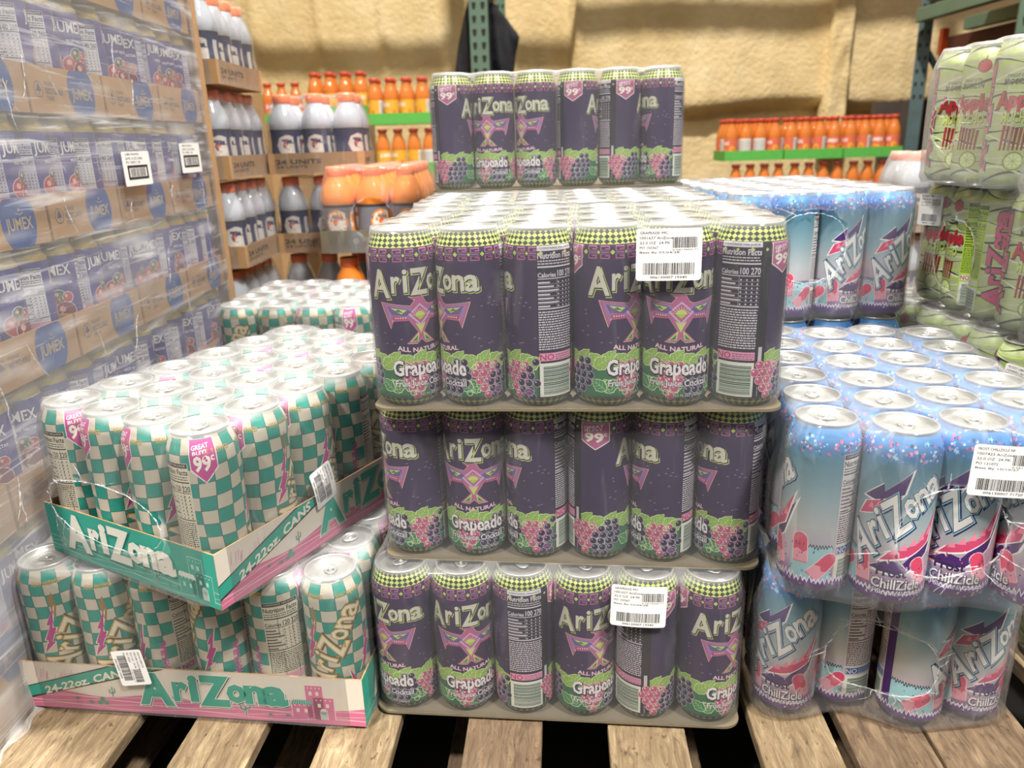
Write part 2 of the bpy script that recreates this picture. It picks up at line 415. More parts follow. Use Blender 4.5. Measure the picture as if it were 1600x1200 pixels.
def make_grape():
    a = Art()
    for x0, x1 in ((0, 0),):
        harlequin(a, 172.5, 187, 3, 33, C('#2b2a2c'), 1); harlequin(a, 1.5, 11.5, 2, 30, C('#332c1c'), 1)
    # stepped key band
    n = 8; w = 2 * PI * 36.2 / n
    for i in range(n):
        x = i * w
        for sz in (1, -1):
            z = 164.7
            P = lambda u, v: (x + u * w, z + sz * v)
            a.line([P(.12, 2.2), P(.12, 6), P(.42, 6), P(.42, 3.4), P(.26, 3.4)], 1.1, PINK, 2)
            a.line([P(.58, 2.2), P(.58, 6), P(.88, 6), P(.88, 3.4), P(.74, 3.4)], 1.1, PINK, 2)
        a.line([(x, 164.7), (x + w, 164.7)], 1.1, LAV, 1)
        a.line([(x + .1 * w, 166.5), (x + .9 * w, 166.5)], .5, PINK, 1); a.line([(x + .1 * w, 162.9), (x + .9 * w, 162.9)], .5, PINK, 1)
        for u, r in ((0, 3.2), (.5, 2.3)):
            a.poly([(x + u * w - r * 1.15, 164.7), (x + u * w, 164.7 - r * 1.15), (x + u * w + r * 1.15, 164.7), (x + u * w, 164.7 + r * 1.15)], DKP, 3)
            a.poly([(x + u * w - r * .8, 164.7), (x + u * w, 164.7 - r * .8), (x + u * w + r * .8, 164.7), (x + u * w, 164.7 + r * .8)], LIME, 4)
    # tiny chevrons
    r = random.Random(4)
    for k in range(46):
        x = D(r.uniform(-100, 124)); z = r.uniform(66, 122)
        if abs(x) < D(64) and z < 120 and not (z < 84 and abs(x) > 18): continue
        a.line([(x - 1.3, z - .6), (x, z + .5), (x + 1.3, z - .6)], .35, C('#b9a6c8'), 1)
    it = arizona_items(D(-84), D(82), 126, 27)
    a.word(it, ((C('#c8d670'), .045, 1.1, -1.3, 3, 0), (DKP, .04, .45, -.6, 4, 0), (CREAM, .022, 0, 0, 5, .1)))
    a.disc(D(86), 127, .8, LAV, 3, 8)
    # bird
    def pl(pts, c, L): a.poly(pts, c, L)
    sil = [(-42, 116), (-10, 112), (-6, 117), (-12, 121.5), (3, 122), (8, 114), (12, 112), (42, 116), (32, 88), (29, 96), (12, 96.5), (3.5, 84), (16, 72), (5, 71.4), (0, 76), (-5, 71.4), (-16, 72), (-3.5, 84), (-12, 96.5), (-29, 96), (-32, 88)]
    pl([(x * 1.015, (z - 97) * 1.02 + 97) for x, z in sil], C('#ecd6c4'), 2); pl(sil, PINK, 3)
    for s in (1, -1):
        pl([(s * 38, 113.6), (s * 12, 110.5), (s * 5, 105), (s * 14, 99.5), (s * 31, 99.5), (s * 31.5, 94)], LAV, 4)
        pl([(s * 35, 112), (s * 14, 109), (s * 9, 105), (s * 15, 101.5), (s * 30.5, 103)], C('#6b5a8a'), 5)
        pl([(s * 32, 110.6), (s * 14, 108), (s * 20, 103.6)], LIME, 6); pl([(s * 27, 107), (s * 23, 109), (s * 18, 105)], C('#3d7a55'), 7)
        pl([(s * 30, 102), (s * 16, 100.6), (s * 13, 97.6), (s * 29.6, 97.4)], C('#b04a70'), 5)
        for k in range(5): a.rect(s * (16 + k * 2.6) - .6, 98.8, s * (16 + k * 2.6) + .6, 100.2, C('#eadfe6'), 6)
        pl([(s * 2, 84), (s * 13, 73), (s * 4, 74)], LIME, 5); pl([(s * 4, 80), (s * 11, 73.6), (s * 5, 74.6)], C('#2f7d55'), 6)
    pl([(0, 114), (13, 103), (0, 90), (-13, 103)], C('#cdb4dc'), 6); pl([(0, 112), (10.5, 103), (0, 92.5), (-10.5, 103)], PINK, 7)
    for k in range(9):
        an = PI * (k + .5) / 9; a.line([(5 * math.cos(an), 101 + 4.5 * math.sin(an)), (9.3 * math.cos(an), 101 + 9 * math.sin(an) * .85)], .45, C('#f2d9b0'), 8)
    a.poly([(5.5 * math.cos(PI * k / 8), 101 + 4.6 * math.sin(PI * k / 8)) for k in range(9)], LIME, 9); pl([(-5.5, 101), (5.5, 101), (0, 96.5)], C('#a6cc4a'), 9)
    pl([(-6, 94), (0, 90.5), (6, 94), (0, 82)], LIME, 5)
    a.text('ALL NATURAL', D(-42), 61.8, D(42), 66.6, C('#eec9d8'), 3, .03, lambda x, z: (x, z + .0045 * x * x))
    # fruit
    for x0, x1 in ((D(-150), D(128)),):
        a.rect(x0, 11.5, x1, 49, C('#33704f'), 1)
    LG, DG, VE = C('#8db653'), C('#3a8a5c'), C('#d8e8b0')
    for k, x in enumerate(range(-149, 118, 15)): leaf(a, D(x), 47 + 3 * math.sin(k * 2.1), 21, (.9, .35, .6)[k % 3], LG, VE, 2 + 3 * (k % 2))
    for x in (-132, -60, -20, 58, 88): leaf(a, D(x), 20, 21, .5, DG, VE, 2); leaf(a, D(x) + 4, 20, 19, 2.5, DG, VE, 5); leaf(a, D(x) + 2, 32, 17, -1.2, DG, VE, 2)
    PK = C('#b8557a')
    for x in (-142, -14, 92): cluster(a, tricl(D(x), 47, (3, 4, 3, 2, 1), 4.7), 4.7, C('#f0b9c6'), PK, C('#f4d5dd'), 8)
    BK = C('#231b33')
    for x in (-104, 34, 120): cluster(a, [p for p in tricl(D(x) + 7, 51, (2, 3, 4, 4, 3, 2), 4.4, -2.6) if p[0] < D(126)], 4.4, C('#b9a9cf'), BK, C('#a99bc9'), 12)
    for x in (-30, 70, 100, -128):
        a.line([(D(x) + 4 * math.cos(t * .7) * (1 - t * .06), 46 + 3.5 * math.sin(t * .7) * (1 - t * .05)) for t in range(12)], .8, C('#e3efc4'), 16)
    for x in (-20, 60): a.line([(D(x) + 5 * math.cos(t * .7) * (1 - t * .06), 17 + 3.2 * math.sin(t * .7)) for t in range(11)], .9, C('#bfe0b0'), 16)
    for col, bo, dx, dz, L in ((DKP, .085, .5, -.7, 17), (C('#efe9ee'), .03, 0, 0, 18)):
        a.text('Grapeade', D(-52) + dx, 31.5 + dz, D(54) + dx, 53 + dz, col, L, bo)
        a.text('Fruit Juice Cocktail', D(-50) + dx * .5, 22 + dz * .4, D(54) + dx * .5, 31 + dz * .4, col, L, bo * .45)
    a.text('22 FL OZ - 650ml', D(-6), 12.8, D(44), 15.6, C('#cfd6c0'), 19, .01)
    a.disc(D(112), 18, 5.6, C('#c9b6cf'), 17, 14, 4); a.disc(D(112), 18, 5, C('#5b3f6b'), 18, 14, 3.5); a.line([(D(105), 16.5), (D(112), 19.5), (D(118), 16)], .8, PINK, 19)
    # panels
    nutrition(a, D(128), D(196), 11.5, 172.5, C('#dcd6e2'), C('#1e1930'), C('#cfccd8'), '100 270')
    a.rect(D(196), 11.5, D(210), 172.5, C('#171324'), 4); a.rect(D(199), 50, D(205), 66, C('#c9c6cc'), 5)
    a.text('SHAKE WELL  Refrigerate After Opening', 0, 0, 34, 2, C('#b9b3c4'), 5, .01, lambda x, z: (D(203) - z, 13 + x))
    badge(a, D(-147), D(-99), 141, 171)
    def cf(z):
        if z > 172.3: return (*LIME, .15)
        if z < 11.5: return (*C('#bcd45c'), .15)
        return (*PUR, .3)
    P2 = [(r, z) for r, z in PROF]
    return can_mesh('grape_can_body', a, insert(P2, (11.5, 172.3)), cf)
def insert(prof, zs):
    out = list(prof)
    for z in zs:
        for d in (0, .05):
            out.append((interp(prof, z + d)[0], z + d))
    return sorted(out, key=lambda p: (p[1], p[0])) if False else sorted(set(out), key=lambda p: p[1]) if out[0][1] < out[1][1] else [out[0]] + sorted(set(out[1:]), key=lambda p: p[1])

def make_tea():
    a = Art(); TE, LN, CRM, MG = C('#2f9e8f'), C('#3f4442'), C('#cfc9b8'), C('#be4a90')
    n = 14; w = 2 * PI * 36.2 / n; h = 15.8; rows = 11
    wx = lambda i, k: i * w + 1.4 * math.sin(k * .9 + i * .7)
    wz = lambda i, k: 12 + k * h + 1.5 * math.sin(i * 2 * PI / 7 + k * .5)
    for k in range(rows):
        for i in range(n):
            if k >= 12 and False: continue
            zt = lambda i_, k_: min(wz(i_, k_), 186)
            q = [(wx(i, k), zt(i, k)), (wx(i + 1, k), zt(i + 1, k)), (wx(i + 1, k + 1), zt(i + 1, k + 1)), (wx(i, k + 1), zt(i, k + 1))]
            if i == n - 1: q[1] = (wx(0, k) + n * w, zt(0, k)); q[2] = (wx(0, k + 1) + n * w, zt(0, k + 1))
            if (i + k) % 2 == 0: a.poly(q, TE, 1, .35)
            a.line([q[0], q[1]], .55, LN, 2); a.line([q[1], q[2]], .55, LN, 2)
    a.rect(-2 * PI * 36.2, 3, 0, 11, C('#2a4a44'), 1)
    # shoulder lettering
    for x in (-150, -75, 0, 75):
        a.text('REAL BREWED', D(x) + 2, 168.5, D(x + 55), 173.2, C('#d9b45c'), 4, .03, metal=.7)
    def bolt(x, z, s, m=1):
        p = [(0, 0), (7, 17), (4, 18), (13, 38), (9, 39), (20, 62), (15, 34), (19, 33), (11, 15), (15, 14)]
        p = [(x + m * u * s, z + v * s) for u, v in p]
        cx = sum(q[0] for q in p) / len(p); cz = sum(q[1] for q in p) / len(p)
        a.poly([((q[0] - cx) * 1.22 + cx, (q[1] - cz) * 1.07 + cz) for q in p], C('#e8e4d4'), 4); a.poly(p, MG, 5, .2)
    bolt(D(38), 62, 1.0); bolt(D(-76), 76, 1.0); bolt(D(40), 20, .8, -1); bolt(D(-62), 14, .8)
    a.poly([(D(-50), 150), (D(-42), 158), (D(-38), 140), (D(-44), 118)], C('#a98a5a'), 4, .4)
    # vertical lettering, base at left, climbing
    f = lambda x, z: (D(-38) + (z) * -1.0 * .9 + x * .16 + 14, 28 + x)
    it = arizona_items(0, 132, 0, 36)
    g = lambda x, z: (D(-40) + x * .44 - z * .86, 46 + x * .80 + z * .34)
    a.word(it, ((C('#8a6a35'), .07, 1.0, -.9, 6, .4), (C('#3f4a48'), .055, .3, -.3, 7, 0), (C('#d9bb72'), .042, 0, 0, 8, .6), (C('#e9e2c8'), .006, 0, 0, 9, .2)), g)
    a.text('ALL NATURAL', 0, 0, 66, 7, C('#c25a9a'), 5, .04, lambda x, z: (D(108) - z, 34 + x))
    nutrition(a, D(126), D(193), 11.5, 160, C('#34312c'), C('#d8d2bd'), C('#34312c'), '120 220')
    badge(a, D(199), D(240), 138, 184, MG, 5)
    def cf(z):
        return (*CRM, .25)
    return can_mesh('tea_can_body', a, PROF, cf)

def star(a, x, z, r, col, L, n=5):
    p = []
    for k in range(2 * n):
        rr = r if k % 2 == 0 else r * .42; t = PI * k / n + x; p.append((x + rr * math.cos(t), z + rr * math.sin(t)))
    a.poly(p, col, L)
def make_frost():
    a = Art(); r = random.Random(11); NV, MG, PU, WH, AQ = C('#2f2f63'), C('#cf4b74'), C('#4b2a6b'), C('#f0f0ee'), C('#8fc7d8')
    for k in range(230):
        x = r.uniform(0, 227); z = r.uniform(160, 179) if k % 3 else r.uniform(162, 172)
        c = (C('#7fb9e6'), C('#d982a8'), C('#a9d6ee'), C('#36567f'), C('#c96a93'))[k % 5]
        if k % 2: star(a, x, z, r.uniform(1.2, 3.2), c, 1 + k % 6)
        else: a.disc(x, z, r.uniform(.6, 1.8), c, 1 + k % 6, 8)
    def shard(pts, c, L=4):
        cx = sum(p[0] for p in pts) / len(pts); cz = sum(p[1] for p in pts) / len(pts)
        a.poly([((p[0] - cx) * 1.12 + cx, (p[1] - cz) * 1.14 + cz) for p in pts], WH, L); a.poly(pts, c, L + 1)
    for dx, dz in ((0, 0),):
        shard([(D(-70), 118), (D(-40), 136), (D(-38), 128), (D(-2), 152), (D(-10), 128), (D(-40), 116)], PU)
        shard([(D(-78), 96), (D(-66), 112), (D(-12), 126), (D(-30), 108)], MG, 6)
        for k in range(4): a.poly([(D(-62 + k * 11), 106 + k * 3), (D(-56 + k * 11), 114 + k * 3), (D(-52 + k * 11), 107 + k * 3)], C('#e98aa2'), 9)
        shard([(D(-50), 44), (D(-20), 56), (D(0), 52), (D(62), 104), (D(40), 62), (D(10), 44), (D(-10), 40)], PU)
        shard([(D(-34), 54), (D(-22), 64), (D(24), 76), (D(58), 112), (D(40), 74), (D(6), 60)], MG, 6)
        for k in range(5): a.poly([(D(-22 + k * 14), 62 + k * 5), (D(-14 + k * 14), 70 + k * 6), (D(-10 + k * 14), 63 + k * 5)], C('#e98aa2'), 9)
    it = arizona_items(0, 112, 0, 37)
    g = lambda x, z: (D(-72) + x * .72 - z * .48, 50 + x * .70 + z * .86)
    a.word(it, ((NV, .075, 1.1, -1.3, 10, 0), (C('#9fd3dc'), .06, .2, -.3, 11, 0), (NV, .042, 0, 0, 12, 0), (WH, .022, 0, 0, 13, .1)), g)
    # frosted jagged skyline and ice pops
    x = 0
    p = [(D(60), 18), (D(60), 56)]; q = D(60)
    while q < D(128) - 3: p += [(q + 1.5, 60), (q + 3, 55 + r.uniform(-1, 2))]; q += 3
    p += [(D(128), 18)]
    a.poly(p, C('#9cc9d2'), 2); a.line(p[1:-1], .8, C('#25304a'), 3)
    p2 = [(D(-150), 18), (D(-150), 54)]; q = D(-150)
    while q < D(-70): p2 += [(q + 1.5, 59), (q + 3, 54 + r.uniform(-1, 2))]; q += 3
    p2 += [(q, 18)]
    a.poly(p2, C('#9cc9d2'), 2); a.line(p2[1:-1], .8, C('#25304a'), 3)
    for cx, cz, an in ((D(75), 52, .05), (D(110), 34, -.7), (D(-105), 34, -.9), (D(-60), 40, .1), (D(30), 40, .3)):
        ca, sa = math.cos(an), math.sin(an); R = lambda u, v: (cx + u * ca - v * sa, cz + u * sa + v * ca)
        for rr, c, L in ((8.2, C('#f3c9d2'), 5), (7.2, C('#d64a6c'), 6)):
            a.poly([R(rr * math.cos(t * PI / 7), 12 + rr * math.sin(t * PI / 7)) for t in range(8)] + [R(-rr, -14 - (8 - rr)), R(rr, -14 - (8 - rr))], c, L)
        a.poly([R(-7.2, -2), R(-2, 1), R(3, -3), R(7.2, 0), R(7.2, -14), R(-7.2, -14)], C('#e9a3b4'), 7)
    for k in range(70):
        xx = D(r.uniform(-150, 128)); z = r.uniform(16, 54); c = (C('#2d3a66'), C('#d85a80'), C('#3f8fb0'))[k % 3]
        star(a, xx, z, 1.5, c, 8) if k % 2 else a.disc(xx, z, .9, c, 8, 6)
    p = [(0, 2)]; x = 0
    while x < 227.4: p += [(x, 17 + r.uniform(0, 2)), (x + 2.2, 17 + r.uniform(4, 9))]; x += 4.4
    p += [(227.4, 17), (227.4, 2)]
    a.poly(p, C('#e9e2f0'), 9); a.poly([(u, v - 3.2 if 2 < v else v) for u, v in p], C('#5d2d86'), 10)
    for col, bo, dx, dz, L in ((C('#3a2350'), .07, .4, -.5, 15), (WH, .02, 0, 0, 16)):
        if L == 15: a.text('Frost', D(-36), 37, D(8), 47, col, L, .03)
        a.text('ChillZicle', D(-42) + dx, 23 + dz, D(34) + dx, 34 + dz, col, L, bo)
        a.text('Fruit Juice Cocktail', D(-44) + dx, 15 + dz, D(48) + dx, 20.5 + dz, col, L, bo * .5)
    nutrition(a, D(130), D(192), 8, 160, C('#3c2c46'), C('#d5d0cf'), C('#4a2a44'), '70 190', no=C('#2a62a5'), strip_t='CONTAINS 5% JUICE')
    a.rect(D(192), 8, D(210), 160, C('#4b2a6b'), 4)
    st = [(0, C('#5d2d86')), (14, C('#6d4392')), (40, C('#c9b2c9')), (80, C('#c6ced2')), (120, C('#8fb4c2')), (155, C('#5e95ad')), (166, C('#4f8fd0')), (190, C('#6aa5e0'))]
    def cf(z):
        for (z0, c0), (z1, c1) in zip(st, st[1:]):
            if z <= z1: t = (z - z0) / (z1 - z0); return tuple(c0[i] + (c1[i] - c0[i]) * t for i in range(3)) + (.35,)
        return st[-1][1] + (.35,)
    return can_mesh('frost_can_body', a, PROF, cf)

def make_apple():
    a = Art(); r = random.Random(5); LM, DK, PL, RD = C('#b2d24a'), C('#33412f'), C('#dfe3cf'), C('#c4283e')
    for k in range(26):
        z0 = 4 + k * 7; amp = 5 + 3 * math.sin(k); ph = k * 1.3
        fz = lambda x: z0 + amp * math.sin(x / 227.4 * 2 * PI * 2 + ph) + x * 0
        th = (4.8, 3.6, 3.0)[k % 3]; c = (LM, DK, PL)[k % 3]
        xs = [i * 227.4 / 40 for i in range(41)]
        up_ = [(x, min(186.5, fz(x) + th * (.6 + .4 * math.sin(x * .06 + k)))) for x in xs]; lo = [(x, min(186.4, max(2, fz(x)))) for x in xs]
        for i in range(40): a.poly([lo[i], lo[i + 1], up_[i + 1], up_[i]], c, 1 + k % 3)
    for x in (-4, 150):
        it = lambda s, a0, a1, z, h: a.word([(s, D(x + a0), z, D(x + a1), z + h)], ((DK, .09, .6, -.8, 6, 0), (RD, .05, 0, 0, 7, .1)))
        it('Apple', -40, 40, 96, 26)
        a.word([('MUCHO', D(x - 26), 84, D(x + 30), 96)], ((DK, .06, .4, -.5, 8, 0), (C('#cfe07a'), .03, 0, 0, 9, 0)))
        a.text('BROOKLYN', D(x - 30), 131, D(x + 22), 138, DK, 6, .04); a.text('STRAIGHT OUTTA', D(x - 26), 140, D(x + 18), 144, DK, 6, .02)
        a.disc(D(x + 18), 160, 9, DK, 6, 14, 9); a.disc(D(x + 18), 160, 8, RD, 7, 14, 8); a.line([(D(x + 18), 166), (D(x + 21), 173)], 1.4, DK, 8)
        for k in range(6): a.poly([(D(x - 22) + k * 5, 48), (D(x - 18) + k * 5, 48), (D(x - 14) + k * 5, 80 - k), (D(x - 20) + k * 5, 80 - k)], (C('#a01c30'), C('#7a1426'))[k % 2], 8)
        a.disc(D(x + 8), 34, 12, DK, 6, 16); a.disc(D(x + 8), 34, 11, C('#c8e06a'), 7, 16); a.disc(D(x + 8), 34, 9, C('#e6efc0'), 8, 16)
        for k in range(8): t = 2 * PI * k / 8; a.line([(D(x + 8), 34), (D(x + 8) + 8.5 * math.cos(t), 34 + 8.5 * math.sin(t))], .7, C('#9cc040'), 9)
    it = arizona_items(0, 135, 0, 24); g = lambda x, z: (D(-62) - z, 24 + x)
    a.word(it, ((DK, .085, .8, -.8, 9, 0), (C('#cf5a86'), .04, 0, 0, 10, 0)), g)
    nutrition(a, D(195), D(250), 8, 165, C('#2e3a22'), C('#b5d93f'), C('#2e3a22'), '90 240', L=11, no=C('#dfe6cf'))
    return can_mesh('apple_can_body', a, PROF, lambda z: (*C('#c3d19a'), .3))

PROF2 = [(20, 3), (24, .8), (27, 3), (30.5, 8), (32.3, 12), (32.6, 15), (32.6, 136), (31.8, 140), (29, 146), (27.2, 150), (27.4, 154)]
def make_nectar():
    a = Art(); k_ = 32.6 / 36.2; E = lambda d: D(d) * k_
    WH, VI, RD = C('#eeeef2'), C('#5a4a9a'), C('#b8323c')
    a.rect(E(-180), 136.5, E(180), 145, C('#c9b35a'), 1, .8)
    for x in (-90, 60):
        a.text('JUMEX', E(x - 44), 104, E(x + 40), 122, C('#2c2a5a'), 3, .07); a.text('JUMEX', E(x - 44), 105, E(x + 40), 123, WH, 4, .02)
        a.text('FRUIT NECTAR', E(x - 20), 96, E(x + 40), 100, WH, 3, .02)
        for dx, z, rr, c in ((-14, 66, 13, RD), (12, 58, 14, C('#7b2742')), (2, 80, 9, C('#3f6b45')), (-6, 40, 12, C('#d9c9c0')), (22, 78, 7, RD), (20, 36, 9, C('#31405f'))):
            a.disc(E(x + dx), z, rr + .8, WH, 2, 14); a.disc(E(x + dx), z, rr, c, 3, 14); a.disc(E(x + dx) - rr * .3, z + rr * .3, rr * .3, C('#e6b9b0'), 4, 8)
    nutrition(a, E(122), E(200), 8, 128, C('#2c2d52'), C('#e4e4ec'), C('#2c2d52'), '140 260', L=5)
    nutrition(a, E(-46), E(12), 8, 128, C('#3a3a70'), C('#d0d0e4'), C('#2c2d52'), '140 260', L=5)
    return can_mesh('nectar_can_body', a, PROF2, lambda z: (*(C('#4d4a9c') if z < 136.5 else C('#b3a97c')), .4))

# ------------------------------------------------------------------ cans
def make_lid(s=1.0, z0=0.187):
    bm = bmesh.new(); k = s
    lathe(bm, [(.0292 * k, z0 - .0008), (.0304 * k, z0 + .0006), (.0306 * k, z0 + .0022), (.0300 * k, z0 + .0032), (.0286 * k, z0 + .0032), (.0278 * k, z0 + .002), (.0262 * k, z0 - .0032), (.0252 * k, z0 - .0036), (.0243 * k, z0 - .0018), (.0236 * k, z0 - .0012), (.017 * k, z0 - .0012), (.0165 * k, z0 - .0016), (.0008, z0 - .0016)], 44, cap1=True)
    me = bpy.data.meshes.new('lid'); bmesh.ops.recalc_face_normals(bm, faces=bm.faces); bm.to_mesh(me); bm.free(); me.materials.append(M['alu'])
    bm = bmesh.new()   # ring tab with finger hole, rivet end towards the middle
    out, inn = [], []
    for i in range(24):
        t = 2 * PI * i / 24; out.append((.0078 * math.sin(t), .0115 * math.cos(t) * (1.0 if math.cos(t) < 0 else .9)))
        inn.append((.0046 * math.sin(t), .0042 * math.cos(t) - .0045))
    z1 = z0 + .0004; h = .0009
    vo = [bm.verts.new((x, y, z1)) for x, y in out]; vi = [bm.verts.new((x, y, z1)) for x, y in inn]
    vo2 = [bm.verts.new((x * .9, y * .93, z1 + h)) for x, y in out]; vi2 = [bm.verts.new((x, y, z1 + h)) for x, y in inn]
    for i in range(24):
        j = (i + 1) % 24
        for q in ((vo[i], vo[j], vo2[j], vo2[i]), (vo2[i], vo2[j], vi2[j], vi2[i]), (vi2[i], vi2[j], vi[j], vi[i]), (vi[i], vi[j], vo[j], vo[i])): bm.faces.new(q).smooth = True
    lathe(bm, [(.0026, z0 - .0016), (.0026, z1 + h + .0006), (.0005, z1 + h + .0009)], 12, cap1=True)
    for v in bm.verts: v.co.x *= k; v.co.y *= k
    bmesh.ops.recalc_face_normals(bm, faces=bm.faces)
    tb = bpy.data.meshes.new('pull_tab'); bm.to_mesh(tb); bm.free(); tb.materials.append(M['alu'])
    return me, tb
LID, TAB = make_lid(); LID2, TAB2 = make_lid(.93, .154)
KIND = {
    'grape': ('grape_drink_can', 'purple grape can', make_grape(), LID, TAB),
    'tea': ('iced_tea_can', 'checked tea can', make_tea(), LID, TAB),
    'frost': ('frosty_drink_can', 'pale blue can', make_frost(), LID, TAB),
    'apple': ('apple_drink_can', 'lime green can', make_apple(), LID, TAB),
    'nectar': ('nectar_can', 'violet nectar can', make_nectar(), LID2, TAB2),
}
PROTO = {}
def can(kind, x, y, z, face, label, group, tab=True):
    """face: label angle in degrees turned to the camera's side"""
    nm, adj, body, lid, tb = KIND[kind]; key = (kind, tab)
    if key not in PROTO:
        r = thing(nm, label, 'can'); link('can_body', body, r); l = link('lid', lid, r)
        if tab: link('pull_tab', tb, l)
        PROTO[key] = r
    else: r = dup(PROTO[key]); r['label'] = label
    r.name = nm; r['group'] = group; r.location = (x, y, z)
    b = math.atan2(CX - x, -(CY - y))
    r.rotation_euler = (0, 0, b - math.radians(face))
    return r
ORD = ['first', 'second', 'third', 'fourth', 'fifth', 'sixth', 'seventh', 'eighth', 'ninth', 'tenth']

PITCH = .0728
def film(name, label, ni, nj, loc, rz, z1, mat, haze_side=0.0, haze_top=.2, hole=None, pitch=PITCH, R=.0362, RL=.0305, shoulder=.168, sag=.004, z0=-.001, scal=.0035, amp=.0012, sub=9, levels=20, dip=.006, cat='plastic wrap', skew=None, flat=0, bulge=0):
    """shrink film hugging ni x nj upright cans; local origin = can (0,0)"""
    r = R + .0016; rl = RL + .0006; Lx = (ni - 1) * pitch; Ly = (nj - 1) * pitch
    nx = int(round(sub * (ni - 1 + 2 * rl / pitch))); ny = int(round(sub * (nj - 1 + 2 * rl / pitch)))
    V, F, H, O = [], [], [], []
    idx = {}
    seed = Vector((loc[0] * 10, loc[1] * 10, loc[2] * 10))
    def nz(p, s=14): return noise.noise(Vector(p) * s + seed)
    def rnd(u, v):   # rectangle -> rounded rectangle of radius rl about the can grid
        x = -rl + (Lx + 2 * rl) * u; y = -rl + (Ly + 2 * rl) * v
        cx = min(max(x, 0), Lx); cy = min(max(y, 0), Ly); dx, dy = x - cx, y - cy; d = math.hypot(dx, dy)
        m = max(abs(dx), abs(dy))
        if dx and dy: x, y = cx + dx / d * m, cy + dy / d * m
        return x, y, cx, cy
    for i in range(nx + 1):
        for j in range(ny + 1):
            x, y, cx, cy = rnd(i / nx, j / ny)
            gx, gy = round(x / pitch) * pitch, round(y / pitch) * pitch
            gx = min(max(gx, 0), Lx); gy = min(max(gy, 0), Ly); d = math.hypot(x - gx, y - gy)
            z = z1 + .0012 - dip * max(0, (d - RL) / (.5 * pitch * 1.414 - RL)) * (1 + .4 * nz((x, y, 3), 22)) + amp * .3 * max(0, nz((x, y, 0), 30))
            idx[i, j] = len(V); V.append((x, y, z))
            H.append(haze_top * (.25 + .75 * min(1, max(0, (d - RL + .002) / .004)))); O.append(hole(x, y, z, 'top') if hole else -1.0)
    for i in range(nx):
        for j in range(ny): F.append((idx[i, j], idx[i + 1, j], idx[i + 1, j + 1], idx[i, j + 1]))
    per = [(i, 0) for i in range(nx)] + [(nx, j) for j in range(ny)] + [(i, ny) for i in range(nx, 0, -1)] + [(0, j) for j in range(ny, 0, -1)]
    prev = [idx[p] for p in per]
    for k in range(1, levels + 1):
        t = k / levels; z = z1 + .001 - (z1 + .001 - z0) * t
        ring = []
        for (i, j) in per:
            x, y, cx, cy = rnd(i / nx, j / ny); n = Vector((x - cx, y - cy, 0)); n = n.normalized() if n.length > 1e-9 else Vector((0, 0, 0))
            hgt = z
            o = (r - rl) * min(1, max(0, (z1 - hgt) / (z1 - shoulder))) if hgt > shoulder else (r - rl)
            sc = 0
            if abs(n.y) > .7 and ni > 1: sc = .5 - .5 * math.cos(2 * PI * x / pitch)
            elif abs(n.x) > .7 and nj > 1: sc = .5 - .5 * math.cos(2 * PI * y / pitch)
            if n.x and n.y and max(abs(n.x), abs(n.y)) < .999: sc = 0
            w = nz((x, y, hgt * .35), 26); fl_ = 1.0 if hgt > flat + .012 else 0.0
            sc *= fl_
            ang = 0
            p = Vector((x, y, 0)) + n * (o - scal * sc * min(1, t * 5) + amp * ((.9 + w) if fl_ else 1.6 + .5 * w) * min(1, t * 4) + bulge * math.sin(PI * t) * (0.5 + nz((x * .6, y * .6, 9), 9)))
            if k == levels and not flat: p -= n * .004
            ring.append(len(V)); V.append((p.x, p.y, hgt)); 
            H.append(haze_side * (1 + .8 * w) + .10 * max(0, t - .9) * 8)
            side = 'front' if n.y < -.6 else 'right' if n.x > .6 else 'left' if n.x < -.6 else 'back'
            O.append(hole(p.x, p.y, hgt, side) if hole else -1.0)
        m = len(per)
        for q in range(m): F.append((prev[q], ring[q], ring[(q + 1) % m], prev[(q + 1) % m]))
        prev = ring
    if skew: V = [skew(*v) for v in V]
    me = bpy.data.meshes.new(name); me.from_pydata(V, [], F)
    for nm, dat in (('haze', H), ('hole', O)): me.attributes.new(nm, 'FLOAT', 'POINT').data.foreach_set('value', dat)
    for p in me.polygons: p.use_smooth = True
    o = link(name, me, None, [mat]); o.location = loc; o.rotation_euler = (0, 0, rz)
    props(o, label, cat); return o

def slab(name, label, cat, ni, nj, loc, rz, h, mat, pitch=PITCH, R=.0362, group=None, wall=None, sag=0):
    """card pad or tray under a pack; local origin = can (0,0), top at local z 0"""
    bm = bmesh.new(); r = R + .0012; Lx = (ni - 1) * pitch; Ly = (nj - 1) * pitch; pts = []
    for cx, cy, a0 in ((Lx, Ly, 0), (0, Ly, 90), (0, 0, 180), (Lx, 0, 270)):
        for k in range(7): t = math.radians(a0 + k * 15); rr = .020; pts.append((cx + math.cos(t) * rr + (r - rr) * (1 if cx else -1), cy + math.sin(t) * rr + (r - rr) * (1 if cy else -1)))
    lo = [bm.verts.new((x, y, -h)) for x, y in pts]; hi = [bm.verts.new((x, y, 0)) for x, y in pts]
    bm.faces.new(hi); bm.faces.new(lo[::-1]); n = len(pts)
    for i in range(n): bm.faces.new((lo[i], lo[(i + 1) % n], hi[(i + 1) % n], hi[i]))
    o = finish(bm, name, mat); o.location = loc; o.rotation_euler = (0, 0, rz); props(o, label, cat, group); return o

